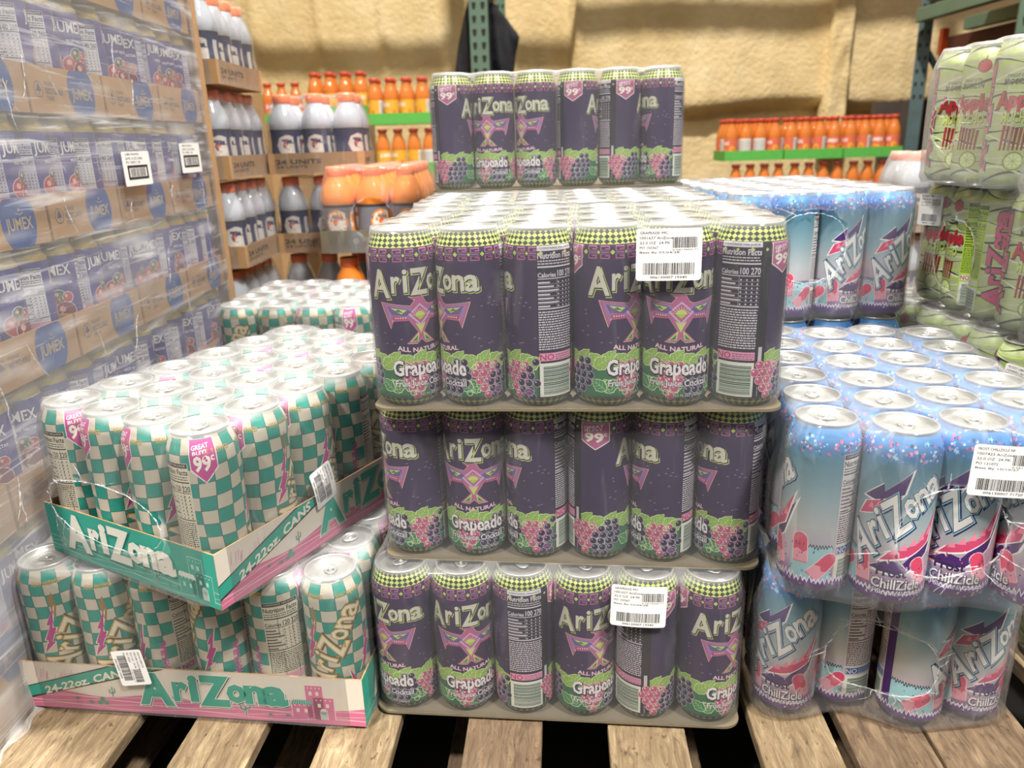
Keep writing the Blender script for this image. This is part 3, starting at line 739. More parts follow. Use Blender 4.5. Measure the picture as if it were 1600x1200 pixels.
def pack(kind, ni, nj, x, y, z, rz, where, faces=None, which=None, tabs=True, pos=None, rowname=None, seed=1):
    """cans of one pack; which(i,j) picks the ones built; (x,y) = centre of the front left can"""
    c, s = math.cos(rz), math.sin(rz); r = random.Random(seed); adj = KIND[kind][1]
    for j in range(nj):
        for i in range(ni):
            if which and not which(i, j): continue
            px, py = pos(i, j) if pos else (x + c * i * PITCH - s * j * PITCH, y + s * i * PITCH + c * j * PITCH)
            f = faces.get((i, j)) if faces else None
            if f is None: f = r.choice((-24, 60, 131, -53, -116, 177, 95, 0, 200, 20))
            row = 'front row' if j == 0 else ORD[j] + ' row'
            can(kind, px, py, z, f, f'{adj}, {ORD[i]} from left in {row} of {where}', f'cans in {where}', tabs)

# ------------------------------------------------------------------ setting
FLOOR = -.155
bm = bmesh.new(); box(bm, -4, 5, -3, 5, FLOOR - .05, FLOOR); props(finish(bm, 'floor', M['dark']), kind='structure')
def foam():
    t = NT('sprayed_foam_wall'); co = t.coord(); n1 = t.noise(co, 2.5, 4, .6); n2 = t.noise(co, 38, 5, .6)
    c = t.ramp(n1.outputs[0], [(.3, C('#cfb37e')), (.55, C('#e4cc99')), (.8, C('#efdcb0'))])
    p = t.n('BsdfPrincipled', **{'Base Color': c, 'Roughness': .9, 'Normal': t.bump(n2.outputs[0], .008)}); return t.end(p)
M['foam'] = foam()
WY = 3.9
def wall_grid(name, x0, x1, z0, z1, nx, nz, f, mat, y=WY):
    V = []; F = []
    for k in range(nz + 1):
        for i in range(nx + 1):
            x = x0 + (x1 - x0) * i / nx; z = z0 + (z1 - z0) * k / nz; V.append((x, y - f(x, z), z))
    for k in range(nz):
        for i in range(nx): a = k * (nx + 1) + i; F.append((a, a + 1, a + nx + 2, a + nx + 1))
    me = bpy.data.meshes.new(name); me.from_pydata(V, [], F)
    for p in me.polygons: p.use_smooth = True
    return link(name, me, None, [mat])
def wf(x, z):
    n = noise.noise(Vector((x * 1.6, z * .8, 1))) * .03 + noise.noise(Vector((x * 9, z * 3, 4))) * .007 + noise.noise(Vector((x * 25, z * 12, 4))) * (.0035 if z < 1.05 else .0015)
    rib = .035 * max(0, 1 - abs(((x + .12) % .36) - .18) / .035)
    led = 0.10 * (1 / (1 + math.exp(-(z - .80 - .02 * math.sin(x * 5)) / .012))) if x > .4 else 0
    return n * 1.0 + rib * (.5 if x < .6 else .15) + led + .02
o = wall_grid('wall_back', -3.6, 3.2, FLOOR, 3.6, 300, 170, wf, M['foam']); props(o, kind='structure')
o = wall_grid('trim_1', 1.80, 1.93, .55, 3.2, 10, 130, lambda x, z: .17 + .012 * noise.noise(Vector((x * 20, z * 9, 0))) - .10 * (abs(x - 1.865) > .06), M['foam']); props(o, kind='structure')
bm = bmesh.new(); box(bm, -3.65, -3.6, -3, 4.2, FLOOR, 3.6); props(finish(bm, 'wall_left', M['foam']), kind='structure')

# ------------------------------------------------------------------ pallets
pal = thing('wooden_pallet', 'wooden pallet of spaced pale boards carrying the drink packs', 'pallet', (0, 0, 0), math.radians(-4))
xs = [(-.605, -.462, 'wood'), (-.387, -.296, 'wood'), (-.222, -.133, 'wood'), (-.050, .040, 'wood2'), (.118, .208, 'wood'), (.288, .377, 'wood'), (.392, .482, 'wood2'), (.486, .60, 'wood2')]
for x0, x1, m in xs:
    bm = bmesh.new(); x0 -= .012; x1 -= .012
    box(bm, x0, x1, -.20 + random.uniform(-.004, .004), .80, -.0200, -.0035, bev=.0015)
    for v in bm.verts: v.co.x += .0006 * math.sin(v.co.y * 40)
    finish(bm, 'deck_board', M[m], pal)
for y in (-.17, .26, .70):
    bm = bmesh.new(); box(bm, -.62, .585, y, y + .04, -.115, -.0203); finish(bm, 'stringer', M['wood2'], pal)
for x0 in (-.60, -.33, -.10, .14, .40):
    bm = bmesh.new(); box(bm, x0, x0 + .09, -.20, .80, -.132, -.1153); finish(bm, 'bottom_board', M['wood2'], pal)
jp = thing('wooden_pallet', 'pale wooden pallet under the wrapped blue nectar trays', 'pallet', (0, 0, 0), 0)
for k in range(5):
    bm = bmesh.new(); x1 = -.6255 - k * .16; box(bm, x1 - .10, x1, -.5, .90, -.0225, -.0040, bev=.001)
    finish(bm, 'deck_board', M['wood'], jp)
for y in (-.45, .15, .82):
    bm = bmesh.new(); box(bm, -1.36, -.645, y, y + .045, -.14, -.0228); finish(bm, 'stringer', M['wood2'], jp)

# ------------------------------------------------------------------ grape drink stack
PAD = .0035
LV = [0.0, .1942, .3884, .5826]          # can bottoms of each layer sit PAD above
def front_left(cx, cy, rz, n=6):
    c, s = math.cos(rz), math.sin(rz); return cx - c * (n - 1) / 2 * PITCH, cy - s * (n - 1) / 2 * PITCH
def set_pack(kind, ni, nj, cx, cy, lvl, rz, where, short, filmm, faces=None, which=None, padmat='cardgrey', seed=1, **kw):
    x, y = front_left(cx, cy, rz, ni); z = LV[lvl] + PAD if lvl < 9 else 0
    pack(kind, ni, nj, x, y, z + .0002, rz, where, faces, which, seed=seed)
    slab('card_pad', f'thin grey card pad under {short}', 'card pad', ni, nj, (x, y, z), rz, PAD - .0004, M[padmat])
    return film('shrink_wrap', f'clear shrink wrap around {short}', ni, nj, (x, y, z), rz, .1915, M[filmm], z0=-PAD + .0008, **kw)
FA = lambda l: {(i, 0): a for i, a in enumerate(l)}
rim3 = lambda i, j: j == 0 or i in (0, 5)
set_pack('grape', 6, 4, .0417, -.0144, 0, -.1081, 'the bottom grape pack', 'bottom grape pack of the front stack', 'film', FA([50, -9, 160, -30, 200, -55]), rim3, haze_side=.015, seed=2, dip=.003)
set_pack('grape', 6, 3, .0620, .0163, 1, -.1212, 'the middle grape pack', 'middle grape pack of the front stack', 'film', FA([79, 5, 95, -116, 92, 85]), rim3, haze_side=.015, seed=3)
set_pack('grape', 6, 4, .0677, .0, 2, -.0973, 'the upper grape pack', 'upper grape pack with the large sticker', 'film', FA([-24, 69, 131, -53, -8, 177]), None, haze_side=.015, haze_top=.20, seed=4, dip=.003, amp=.0008)
ex, ey = .080, .308
set_pack('grape', 6, 4, ex, ey, 2, -.05, 'the grape pack behind', 'grape pack behind the upper grape pack', 'film', None, None, haze_top=.20, seed=5, dip=.003, amp=.0008)
fx, fy = .088, .610
set_pack('grape', 6, 4, fx, fy, 2, -.0299, 'pack beneath perched one', 'grape pack beneath the perched grape pack', 'film', None, rim3, haze_top=.25, seed=6)
set_pack('grape', 6, 4, .092, .609, 3, -.0299, 'the perched grape pack', 'grape pack perched highest at the back', 'film', FA([-111, 20, 45, -111, -140, 94]), rim3, padmat='cardgrey', haze_side=.03, seed=7)
side = lambda i, j: i in (0, 5) and j in (0, 1, 2, 3)
for l in (0, 1):
    set_pack('grape', 6, 4, ex + .018, ey + .008, l, -.03, 'the hidden centre %s pack' % ('lowest', 'middle')[l], '%s grape pack of the stack behind' % ('lowest', 'middle')[l], 'film', None, side, seed=8 + l)
    set_pack('grape', 6, 4, fx + .024, fy + .006, l, -.0299, 'the hidden rear %s pack' % ('lowest', 'middle')[l], '%s grape pack of the rearmost stack' % ('lowest', 'middle')[l], 'film', None, side, seed=10 + l)

# stickers ---------------------------------------------------------------
def sticker(label, W_, H_, loc, rot, lines, code, bend=0, vert=False, seed=1, group=None, big=False):
    a = Art(); K = C('#26262a'); WH = C('#ececea')
    p = []; rr = 3
    for cx, cz, a0 in ((W_ / 2 - rr, H_ / 2 - rr, 0), (-W_ / 2 + rr, H_ / 2 - rr, 90), (-W_ / 2 + rr, -H_ / 2 + rr, 180), (W_ / 2 - rr, -H_ / 2 + rr, 270)):
        for k in range(5): t = math.radians(a0 + k * 22.5); p.append((cx + rr * math.cos(t), cz + rr * math.sin(t)))
    a.poly(p, WH, 0)
    z = H_ / 2 - 5.5
    for s, w in lines:
        a.text(s, -W_ / 2 + 3.5, z, -W_ / 2 + 3.5 + w * W_, z + 2.5, K, 2, .01); z -= 4.8
    if big:
        a.t = a.t[:0]; a.poly(p, WH, 0); z = H_ / 2 - 7
        for s_, w in lines: a.text(s_, -W_ / 2 + 12, z, -W_ / 2 + 12 + w * W_, z + 4, K, 2, .01); z -= 6
        a.rect(-W_ * .36, -H_ * .32, W_ * .38, H_ * .10, K, 2); a.rect(-W_ * .30, -H_ * .24, W_ * .32, H_ * .02, WH, 3); a.bars(-W_ * .27, -H_ * .23, W_ * .29, H_ * .01, K, 4, 26, True, seed)
    else: a.bars(W_ * .05, H_ / 2 - 19, W_ / 2 - 4, H_ / 2 - 8.5, K, 2, 24, True, seed)
    if not big: a.text('0 0613000 71', W_ * .05, H_ / 2 - 21.5, W_ / 2 - 4, H_ / 2 - 20, K, 2, .005)
    if not big: a.bars(-W_ / 2 + 7, -H_ / 2 + 6, W_ / 2 - 7, -H_ / 2 + 17.5, K, 2, 42, True, seed + 1)
    if not big: a.text(code, -W_ * .28, -H_ / 2 + 2.2, W_ * .28, -H_ / 2 + 4.6, K, 2, .015)
    def mp(x, z, L):
        th = x * bend; y = (1 - math.cos(th)) / bend if bend else 0; X = math.sin(th) / bend if bend else x
        return (X / 1000, (y - L * .03) / 1000, z / 1000), (math.sin(th), -math.cos(th), 0)
    xl = [k * 4 for k in range(-12, 13)]
    o = a.build('barcode_sticker', mp, xl, [], M['paper'])
    # backing thickness
    sm = o.modifiers.new('s', 'SOLIDIFY'); o.modifiers.remove(sm)
    o.location = loc; o.rotation_euler = rot; props(o, label, 'sticker', group); return o
GR = [('GRAPEADE 99C', .42), ('1001637 AriZona', .50), ('22.0 OZ  24 PK', .46), ('PO 150367', .28), ('Best By 03/04/28', .60)]
sticker('white barcode sticker across two cans of the upper grape pack', 64, 51, (.1578, -.0525, .5545), (math.radians(-2), 0, -.0973), GR, '006130007 19340', .004, seed=3)
sticker('white barcode sticker on the bottom grape pack', 62, 51, (.1335, -.0685, .1665), (math.radians(-3), math.radians(2), -.1081), GR, '006130007 19340', .006, seed=4)

# ------------------------------------------------------------------ printed trays
def scene_art(a, w, h, main, ground, line, logo, shadow, outline, band):
    """desert print for a tray side, x 0..w, z 0..h"""
    a.rect(0, 0, w, h, main, 0)
    if ground:
        n = 24; zs = [h * (.36 + .06 * math.sin(k * .8)) for k in range(n + 1)]
        for k in range(n): a.poly([(w * k / n, 0), (w * (k + 1) / n, 0), (w * (k + 1) / n, zs[k + 1]), (w * k / n, zs[k])], ground, 1)
    for q in range(5): a.line([(w * k / 30, h * (.08 + .06 * q) + 2.2 * math.sin(k * .5 + q * 1.9)) for k in range(31)], .55, line, 2)
    # adobe houses
    hx = w * .80; s = h / 63; pk = ground or main
    def hs(x0, z0, x1, z1):
        a.rect(hx + x0 * s - .8, z0 * s, hx + x1 * s + .8, z1 * s + .8, line, 3); a.rect(hx + x0 * s, z0 * s, hx + x1 * s, z1 * s, pk, 4)
        for k in range(4): a.disc(hx + (x0 + (x1 - x0) * (k + .7) / 4.4) * s, (z1 - 3.2) * s, .9 * s, line, 5, 8)
        for k in (.28, .68): a.rect(hx + (x0 + (x1 - x0) * k - 1.8) * s, (z1 - 13) * s, hx + (x0 + (x1 - x0) * k + 1.8) * s, (z1 - 8) * s, main if ground else line, 5)
    hs(16, 6, 36, 52); hs(-2, 8, 22, 28); hs(24, 6, 48, 36)
    a.rect(hx + 31 * s, 6 * s, hx + 40 * s, 17 * s, line, 6); a.disc(hx + 35.5 * s, 17 * s, 4.5 * s, line, 6)
    for k in range(5): a.rect(hx + (32 + k * 1.6) * s, 6 * s, hx + (32.6 + k * 1.6) * s, 19 * s, logo, 7)
    a.poly([(hx - 5 * s, 26 * s), (hx + 24 * s, 26 * s), (hx + 21 * s, 32 * s), (hx, 32 * s)], logo, 6)
    for k in range(9): a.line([(hx + (-3 + k * 3) * s, 26.4 * s), (hx + (0 + k * 2.4) * s, 31.6 * s)], .5, line, 7)
    gc = C('#4f8f7c')
    def cactus(x, z, k):
        for p in ([(0, 0), (0, 24)], [(0, 7), (-6, 9), (-6, 17)], [(0, 9), (6, 11), (6, 20)]):
            a.line([(x + u * k, z + v * k) for u, v in p], 3.4 * k, line, 7); a.line([(x + u * k, z + v * k) for u, v in p], 2.2 * k, gc, 8)
    def agave(x, z, k):
        for t in range(7): an = math.radians(20 + t * 23); a.poly([(x - 1 * k, z), (x + 1 * k, z), (x + 9 * k * math.cos(an), z + 8 * k * math.sin(an))], gc, 8 + t % 2)
    cactus(w * .66, 7, s * .95); cactus(w * .27, 22, s * .55); agave(w * .60, 16, s * .7); agave(w * .20, 10, s * .8); agave(w * .73, 8, s * .7); agave(w * .16, 15, s * .6); agave(w * .78, 9, s * .6)
    for k in range(3): a.disc(w * .235 + (k - 1) * 4, 12 + 5 * (k % 2), 3.2 * s, gc, 7, 8); 
    if band:
        r = random.Random(1)
        for k in range(26):
            x = w * (.04 + r.random() * .16); a.line([(x, h * .6 + r.random() * 6), (x + 1.5, h * .74 + r.random() * 10)], .7, C('#dba3b5'), 1)
        a.poly([(0, h * .16), (0, h * .44), (w * .27, h * .995), (w * .44, h * .995)], shadow, 3); a.poly([(0, h * .20), (0, h * .42), (w * .285, h * .995), (w * .42, h * .995)], band, 4)
        sl = (h * .60) / (w * .30)
        a.text('24-22oz. CANS', 0, 0, w * .26, h * .16, C('#ece4d4'), 6, .03, lambda x, z: (w * .065 + x, h * .30 + x * sl + z))
        cx, cw = .36, .42
    else: cx, cw = .13, .64
    it = arizona_items(w * cx, w * (cx + cw), h * .34, h * .60)
    a.word(it, ((outline, .085, .9, -1.1, 10, 0), (shadow, .06, 1.3, -1.6, 11, 0), (outline, .07, 0, 0, 12, 0), (logo, .05, 0, 0, 13, 0)))

def art_panel(a, name, w, h, parent, loc, rz, y_off=0, wave=0):
    def mp(x, z, L):
        return (x / 1000, -L * .00005 - .0002 + wave * math.sin(x * .02) * (z / h), z / 1000), (0, -1, 0)
    o = a.build(name, mp, [k * 25 for k in range(1, 20)], [], M['paper'], parent); o.location = loc; o.rotation_euler = (0, 0, rz); return o
TEAL, PNK, CRM = C('#2f9f8c'), C('#cd6f92'), C('#ddd5c8')
def tea_tray(label, ni, nj, loc, rz, h=.063):
    """loc = can (0,0); tray floor top at local z 0"""
    t = thing('printed_tray', label, 'tray', loc, rz)
    x0, x1, y0, y1 = -.0385, (ni - 1) * PITCH + .0385, -.0385, (nj - 1) * PITCH + .0385; th = .0018
    bm = bmesh.new(); box(bm, x0, x1, y0, y1, -.0035, -.0004)
    box(bm, x0, x1, y0, y0 + th, -.0004, h); box(bm, x0, x1, y1 - th, y1, -.0004, h)
    box(bm, x0, x0 + th, y0 + th, y1 - th, -.0004, h); box(bm, x1 - th, x1, y0 + th, y1 - th, -.0004, h)
    finish(bm, 'cardboard_body', M['card'], t)
    lw, sw = (x1 - x0) * 1000, (y1 - y0) * 1000; hh = h * 1000 + 3.5
    def pink(w): a = Art(); scene_art(a, w, hh, CRM, PNK, C('#e8cdd2'), TEAL, C('#3b302f'), C('#e6e0d4'), C('#2f9f8c')); return a
    def teal(w): a = Art(); scene_art(a, w, hh, TEAL, None, C('#a9d6cc'), C('#e4e2d6'), C('#123f3a'), TEAL, None); return a
    A, B = (pink, teal) if ni > nj else (teal, pink)
    for nm, f, w, lc, r in (('printed_side', A, lw, (x0, y0, -.0035), 0), ('printed_side', B, sw, (x1, y0, -.0035), PI / 2), ('printed_side', A, lw, (x1, y1, -.0035), PI), ('printed_side', B, sw, (x0, y1, -.0035), -PI / 2)):
        art_panel(f(w), nm, w, hh, t, lc, r)
    return t

def rope_mat():
    t = NT('gathered_film'); n = t.noise(t.coord((200, 200, 200)), 1, 3); tr = t.n('BsdfTransparent'); d = t.n('BsdfPrincipled', **{'Base Color': (.9, .92, .96), 'Roughness': .2})
    f = t.ramp(n.outputs[0], [(.38, (.04, .04, .04)), (.66, (.5, .5, .5))]); m = t.n('MixShader'); t.set(m, 0, f); t.t.links.new(tr.outputs[0], m.inputs[1]); t.t.links.new(d.outputs[0], m.inputs[2]); return t.end(m)
M['rope'] = rope_mat()
def torn(fo, side, cu, cz, ru, rz, off, seed=1, tails=5, skew=None):
    """gathered white edge of the opening, child of the film"""
    r = random.Random(seed); n = 72; pts = []; rad = []
    def P(u, z, o): 
        p = (u, off - o, z) if side == 'front' else (off - o, u, z)
        return skew(*p) if skew else p
    for k in range(n):
        t = 2 * PI * k / n; w = 1 + .07 * noise.noise(Vector((math.cos(t) * 1.4, math.sin(t) * 1.4, seed))) + .04 * noise.noise(Vector((math.cos(t) * 7, math.sin(t) * 7, seed)))
        c, s_ = math.cos(t), math.sin(t); e = .86
        u = cu + ru * w * math.copysign(abs(c) ** e, c); z = cz + rz * w * math.copysign(abs(s_) ** e, s_)
        pts.append(P(u, z, .001 + .0015 * noise.noise(Vector((t * 4, seed, 1))))); rad.append(.0005 + .0011 * abs(noise.noise(Vector((t * 5, seed, 3)))))
    bm = bmesh.new(); tube(bm, pts, rad, 5, closed=True)
    for k in range(tails):
        t = r.uniform(0, 2 * PI); u = cu + ru * math.cos(t); z = cz + rz * math.sin(t); q = []; du = .0035 * math.cos(t) + r.uniform(-.003, .003); dz = .003 * math.sin(t) + r.uniform(-.004, .002)
        for m in range(6): q.append(P(u, z, .0008)); u += du; z += dz; du += r.uniform(-.003, .003)
        tube(bm, q, [.0008, .0008, .0006, .0005, .0003, .0002], 5)
    finish(bm, 'torn_edge', M['rope'], fo)

# lower tray (6 x 4)
T1 = (-.5813, .0372, .0045, -.128)
tea_tray('pink and cream printed tray resting on the pallet boards', 6, 4, T1[:3], T1[3])
pack('tea', 6, 4, *T1[:3], T1[3], 'the lower tea tray', FA([-35, -30, 120, 88, 155, 0]), lambda i, j: j == 0 or i in (0, 5), seed=20)
def h1(x, y, z, s):
    if s == 'front' or s == 'top': return .45 * (1 - ((x - .10) / .16) ** 2 - ((z - .20) / .035) ** 2)
    return -1
film('shrink_wrap', 'torn shrink wrap around the lower tea tray', 6, 4, T1[:3], T1[3], .1905, M['filmteal'], R=.0395, flat=.066, haze_side=.02, haze_top=.25, z0=-.0033)
# upper tray (4 x 6) turned on top of it
T2 = (-.5224, .0617, .2003, -.5063)
tea_tray('teal ended printed tray set askew on the lower tea tray', 4, 6, T2[:3], T2[3])
F2 = {(3, 0): 222, (3, 1): -98, (3, 2): -98, (3, 3): 84, (2, 0): -68, (1, 0): -68, (0, 0): 220}
pack('tea', 4, 6, *T2[:3], T2[3], 'the upper tea tray', F2, None, seed=21)
def h2(x, y, z, s):
    if s != 'front': return -1
    return .5 * (1 - abs((x - .085) / .105) ** 2.4 - abs((z - .072) / .040) ** 2)
fT2 = film('shrink_wrap', 'torn shrink wrap over the askew upper tea tray', 4, 6, T2[:3], T2[3], .1905, M['filmteal'], R=.0395, flat=.066, haze_side=.03, haze_top=.26, hole=h2, z0=-.0033, amp=.002)
torn(fT2, 'front', .085, .074, .100, .038, -.0425, 3, 12)
# rear tray
T3 = (-.506, .6058, .2005, -.0789)
tea_tray('printed tray of tea cans behind the askew one', 6, 4, T3[:3], T3[3])
pack('tea', 6, 4, *T3[:3], T3[3], 'the rear tea tray', FA([30, 0, -60, 235, 20, 20]), None, seed=22, tabs=False)
film('shrink_wrap', 'shrink wrap over the rear tea tray', 6, 4, T3[:3], T3[3], .1905, M['filmteal'], R=.0395, flat=.066, haze_side=.06, haze_top=.32, z0=-.0033)
T3b = (T3[0], T3[1], .0045, T3[3])
tea_tray('printed tray underneath the rear tea tray', 6, 4, T3b[:3], T3[3])
pack('tea', 6, 4, *T3b[:3], T3[3], 'tray under the rear one', None, lambda i, j: i in (0, 5), seed=23, tabs=False)

TL = [('ARIZONA GREEN TEA', .45), ('1001640 AriZona', .50), ('22.0 OZ  24 PK', .46), ('PO 150367', .28), ('Best By 03/04/28', .60)]
def on_tray(T, ni, lx, ly, lz):
    c, s = math.cos(T[3]), math.sin(T[3]); return (T[0] + c * lx - s * ly, T[1] + s * lx + c * ly, T[2] + lz)
sticker('barcode sticker turned sideways on the lower pink tray', 50, 40, on_tray(T1, 6, .116, -.0432, .066), (0, math.radians(82), T1[3]), TL, '006130007 15430', 0, seed=8)
sticker('crumpled barcode sticker on the side of the askew tray', 50, 38, on_tray(T2, 4, .2184 + .0432, .128, .073), (math.radians(-3), math.radians(80), T2[3] + PI / 2), TL, '006130007 15430', .006, seed=9)

# ------------------------------------------------------------------ frosty blue packs
BX = [(.3195, -.073), (.387, -.1005), (.4575, -.0940), (.5265, -.1165)]
VB = (.0130, .0722)
def upos(base):
    return lambda i, j: (base[i][0] + VB[0] * j, base[i][1] + VB[1] * j)
def uskew(base, loc):
    def f(x, y, z):
        t = x / PITCH; i = min(2, max(0, int(math.floor(t)))); u = t - i
        if t < 0: bx, by = base[0][0] + t * .070, base[0][1] + t * -.008
        elif t > 3: bx, by = base[3][0] + (t - 3) * .070, base[3][1] + (t - 3) * -.008
        else:
            s_ = u * u * (3 - 2 * u) * .5 + u * .5
            bx, by = base[i][0] + (base[i + 1][0] - base[i][0]) * u, base[i][1] + (base[i + 1][1] - base[i][1]) * s_
        return (bx + VB[0] * y / PITCH - loc[0], by + VB[1] * y / PITCH - loc[1], z)
    return f
UL = (BX[0][0], BX[0][1], .2000)
pack('frost', 4, 6, 0, 0, .2000, 0, 'the upper blue pack', {(0, 0): 95, (1, 0): -22, (2, 0): -14, (3, 0): 60, (0, 1): 170, (3, 1): -60}, None, pos=upos(BX), seed=30)
def hb(x, y, z, s):
    if s != 'front': return -1
    return .5 * (1 - abs((x - .118) / .058) ** 2.3 - abs((z - .086) / .050) ** 2.2)
fU2 = film('shrink_wrap', 'torn shrink wrap with a wide hole around the upper blue pack', 4, 6, UL, 0, .1915, M['filmblue'], haze_side=.04, haze_top=.14, hole=hb, amp=.0032, skew=uskew(BX, UL), z0=-.0012, dip=.008, bulge=.006)
torn(fU2, 'front', .118, .086, .056, .048, -.042, 5, 14, uskew(BX, UL))
B1 = [(.322, -.020), (.392, -.010), (.4630, -.047), (.534, -.040)]
U1L = (B1[0][0], B1[0][1], .0015)
pack('frost', 4, 6, 0, 0, .0015, 0, 'the bottom blue pack', {(0, 0): -4, (1, 0): 118, (2, 0): -118, (3, 0): -52}, lambda i, j: j == 0 or i in (0, 3), pos=upos(B1), seed=31)
def hc(x, y, z, s):
    if s != 'front': return -1
    return .5 * (1 - abs((x - .100) / .062) ** 2.3 - abs((z - .085) / .045) ** 2.2)
fU1 = film('shrink_wrap', 'loose crumpled shrink wrap around the bottom blue pack', 4, 6, U1L, 0, .1915, M['filmblue'], haze_side=.06, haze_top=.2, hole=hc, amp=.0045, skew=uskew(B1, U1L), z0=-.001, bulge=.010)
torn(fU1, 'front', .100, .085, .060, .043, -.043, 6, 14, uskew(B1, U1L))
U3 = (.362, .372, .035)
for l, wh in ((2, 'the rear blue pack'), (1, 'blue pack under rear one'), (0, 'the lowest rear blue pack')):
    z = LV[l] + .003
    pack('frost', 4, 6, U3[0], U3[1], z, U3[2], wh, {(0, 0): -175, (1, 0): 75, (2, 0): -58, (3, 0): -62}, None if l == 2 else (lambda i, j: j == 0 or i == 3) if l == 1 else (lambda i, j: i in (0, 3) and j in (0, 5)), seed=40 + l, tabs=False)
def hd(x, y, z, s):
    if s != 'front': return -1
    return .5 * (1 - abs((x - .085) / .055) ** 2.5 - abs((z - .110) / .055) ** 2.4)
fU3 = film('shrink_wrap', 'torn shrink wrap over the rear blue pack', 4, 6, (U3[0], U3[1], LV[2] + .003), U3[2], .1915, M['filmblue'], haze_side=.06, haze_top=.30, hole=hd, amp=.0025, z0=-.002)
torn(fU3, 'front', .085, .110, .053, .052, -.040, 7, 5)
sticker('white barcode sticker on the upper blue pack', 64, 51, (.4630, -.1480, .3550), (math.radians(-4), math.radians(3), -.12), [('FROST CHILLZICLE NP', .50), ('1007423 AriZona', .50), ('22.0 OZ  24 PK', .46), ('PO 131072', .30), ('Best By 10/10/27', .60)], '006130007 71720', .004, seed=12)

# ------------------------------------------------------------------ lime green packs on the right
def gpack(x, y, lvl, nj, where, which=None, seed=1, faces=None, hole=None, fl=True, z=None, edge=None):
    z = LV[lvl] + .003 if z is None else z
    pack('apple', 2, nj, x, y, z, 0, where, faces, which, seed=seed, tabs=False)
    if fl: fo = film('shrink_wrap', 'milky shrink wrap around ' + where, 2, nj, (x, y, z), 0, .1915, M['filmgreen'], haze_side=.05 if lvl < 3 else .14, haze_top=.2, hole=hole, amp=.003, z0=-.002, bulge=.004)
    if edge: torn(fo, 'left', *edge, -.040, seed, 10)
def gh(yc, zc, ry, rz_):
    return lambda x, y, z, s: .5 * (1 - abs((y - yc) / ry) ** 2.2 - abs((z - zc) / rz_) ** 2.2) if s == 'left' else -1
lc = lambda i, j: i == 0 or j == 0
gpack(.697, .289, 3, 3, 'the far top green pack', lc, 50, {(0, 0): 0, (0, 1): 30, (0, 2): 0}, gh(.100, .085, .036, .034), edge=(.100, .085, .036, .034))
gpack(.690, .033, 3, 3, 'the near top green pack', lc, 51, {(0, 2): -20}, gh(.11, .10, .03, .05))
gpack(.725, .246, 2, 4, 'the middle green pack', lc, 52, {(0, 0): 0, (0, 1): -70, (0, 2): 215, (0, 3): 30}, gh(.125, .085, .055, .055), edge=(.125, .085, .053, .053))
gpack(.715, .02, 2, 3, 'the near middle green pack', lc, 53, {(0, 2): 215})
gpack(.705, .269, 1, 5, 'the far lower green pack', lc, 54, {(0, 0): -2, (0, 1): 10}, fl=True)
gpack(.705, -.022, 1, 4, 'the near lower green pack', lc, 55, {(0, 3): -2}, fl=False)
gpack(.700, .269, 0, 5, 'the far bottom green pack', lambda i, j: i == 0, 56, fl=False)
gpack(.695, -.03, 0, 4, 'the near bottom green pack', lc, 57, fl=True)
sticker('small white sticker on the middle green pack', 40, 50, (.6835, .452, .5400), (0, 0, -PI / 2 + .5), [('RX CHERRY LIME', .5), ('1006 AriZona', .5), ('22 OZ 24 PK', .46), ('PO 131072', .3)], '0061300', 0, seed=14)
sticker('white sticker tilted on the near lower green pack', 60, 50, (.675, .150, .335), (math.radians(-8), math.radians(12), -.75), [('RICKEY LIME RICKEY', .5), ('1004421 AriZona', .5), ('22 0 OZ 24 PK', .46), ('PO 131072', .3)], '0061300 71720', 0, seed=15)
gp = thing('wooden_pallet', 'wooden pallet at the right edge under the green packs', 'pallet', (0, 0, 0), 0)
for k in range(6):
    bm = bmesh.new(); x0 = .645 + k * .15; box(bm, x0, x0 + .10, -.25, .95, -.019, .0028, bev=.001); finish(bm, 'deck_board', M['wood'], gp)
for y in (-.22, .3, .88):
    bm = bmesh.new(); box(bm, .80, 1.5, y, y + .04, -.14, -.0193); finish(bm, 'stringer', M['wood2'], gp)

# ------------------------------------------------------------------ nectar trays, wrapped, along the left
def nectar_panel():
    a = Art(); w, h = 198, 62; a.rect(0, 0, w, h, C('#c09a70'), 0)
    BL, GY = C('#3a5fa0'), C('#4b5a7c'); a.disc(w * .68, h * .52, 37, BL, 1, 28, 42)
    for t in list(a.t): pass
    a.t = [q for q in a.t]
    a.text('JUMEX', w * .54, h * .28, w * .82, h * .60, C('#c9b494'), 3, .02); a.disc(w * .70, h * .76, 2, C('#c9b494'), 3, 8); a.line([(w * .66, h * .70), (w * .70, h * .66), (w * .74, h * .70)], 1.2, C('#c9b494'), 3)
    a.disc(w * .12, h * .5, 11, GY, 1, 20); a.disc(w * .12, h * .5, 9.8, C('#c09a70'), 2, 20); a.line([(w * .12, h * .36), (w * .12, h * .62)], 1.4, GY, 3); a.poly([(w * .085, h * .46), (w * .155, h * .46), (w * .12, h * .64)], GY, 3)
    a.text('PLEASE', w * .20, h * .60, w * .32, h * .68, GY, 3, .01); a.text('RECYCLABLE', w * .20, h * .42, w * .42, h * .54, GY, 3, .02); a.text('TRAY', w * .20, h * .28, w * .30, h * .37, GY, 3, .01)
    b = Art(); b.L = 1
    for pts, col, L in a.t:    # keep the print inside the panel
        b.t.append(([(min(max(x, 0), w), min(max(z, 0), h)) for x, z in pts], col, L))
    return b
NP = None
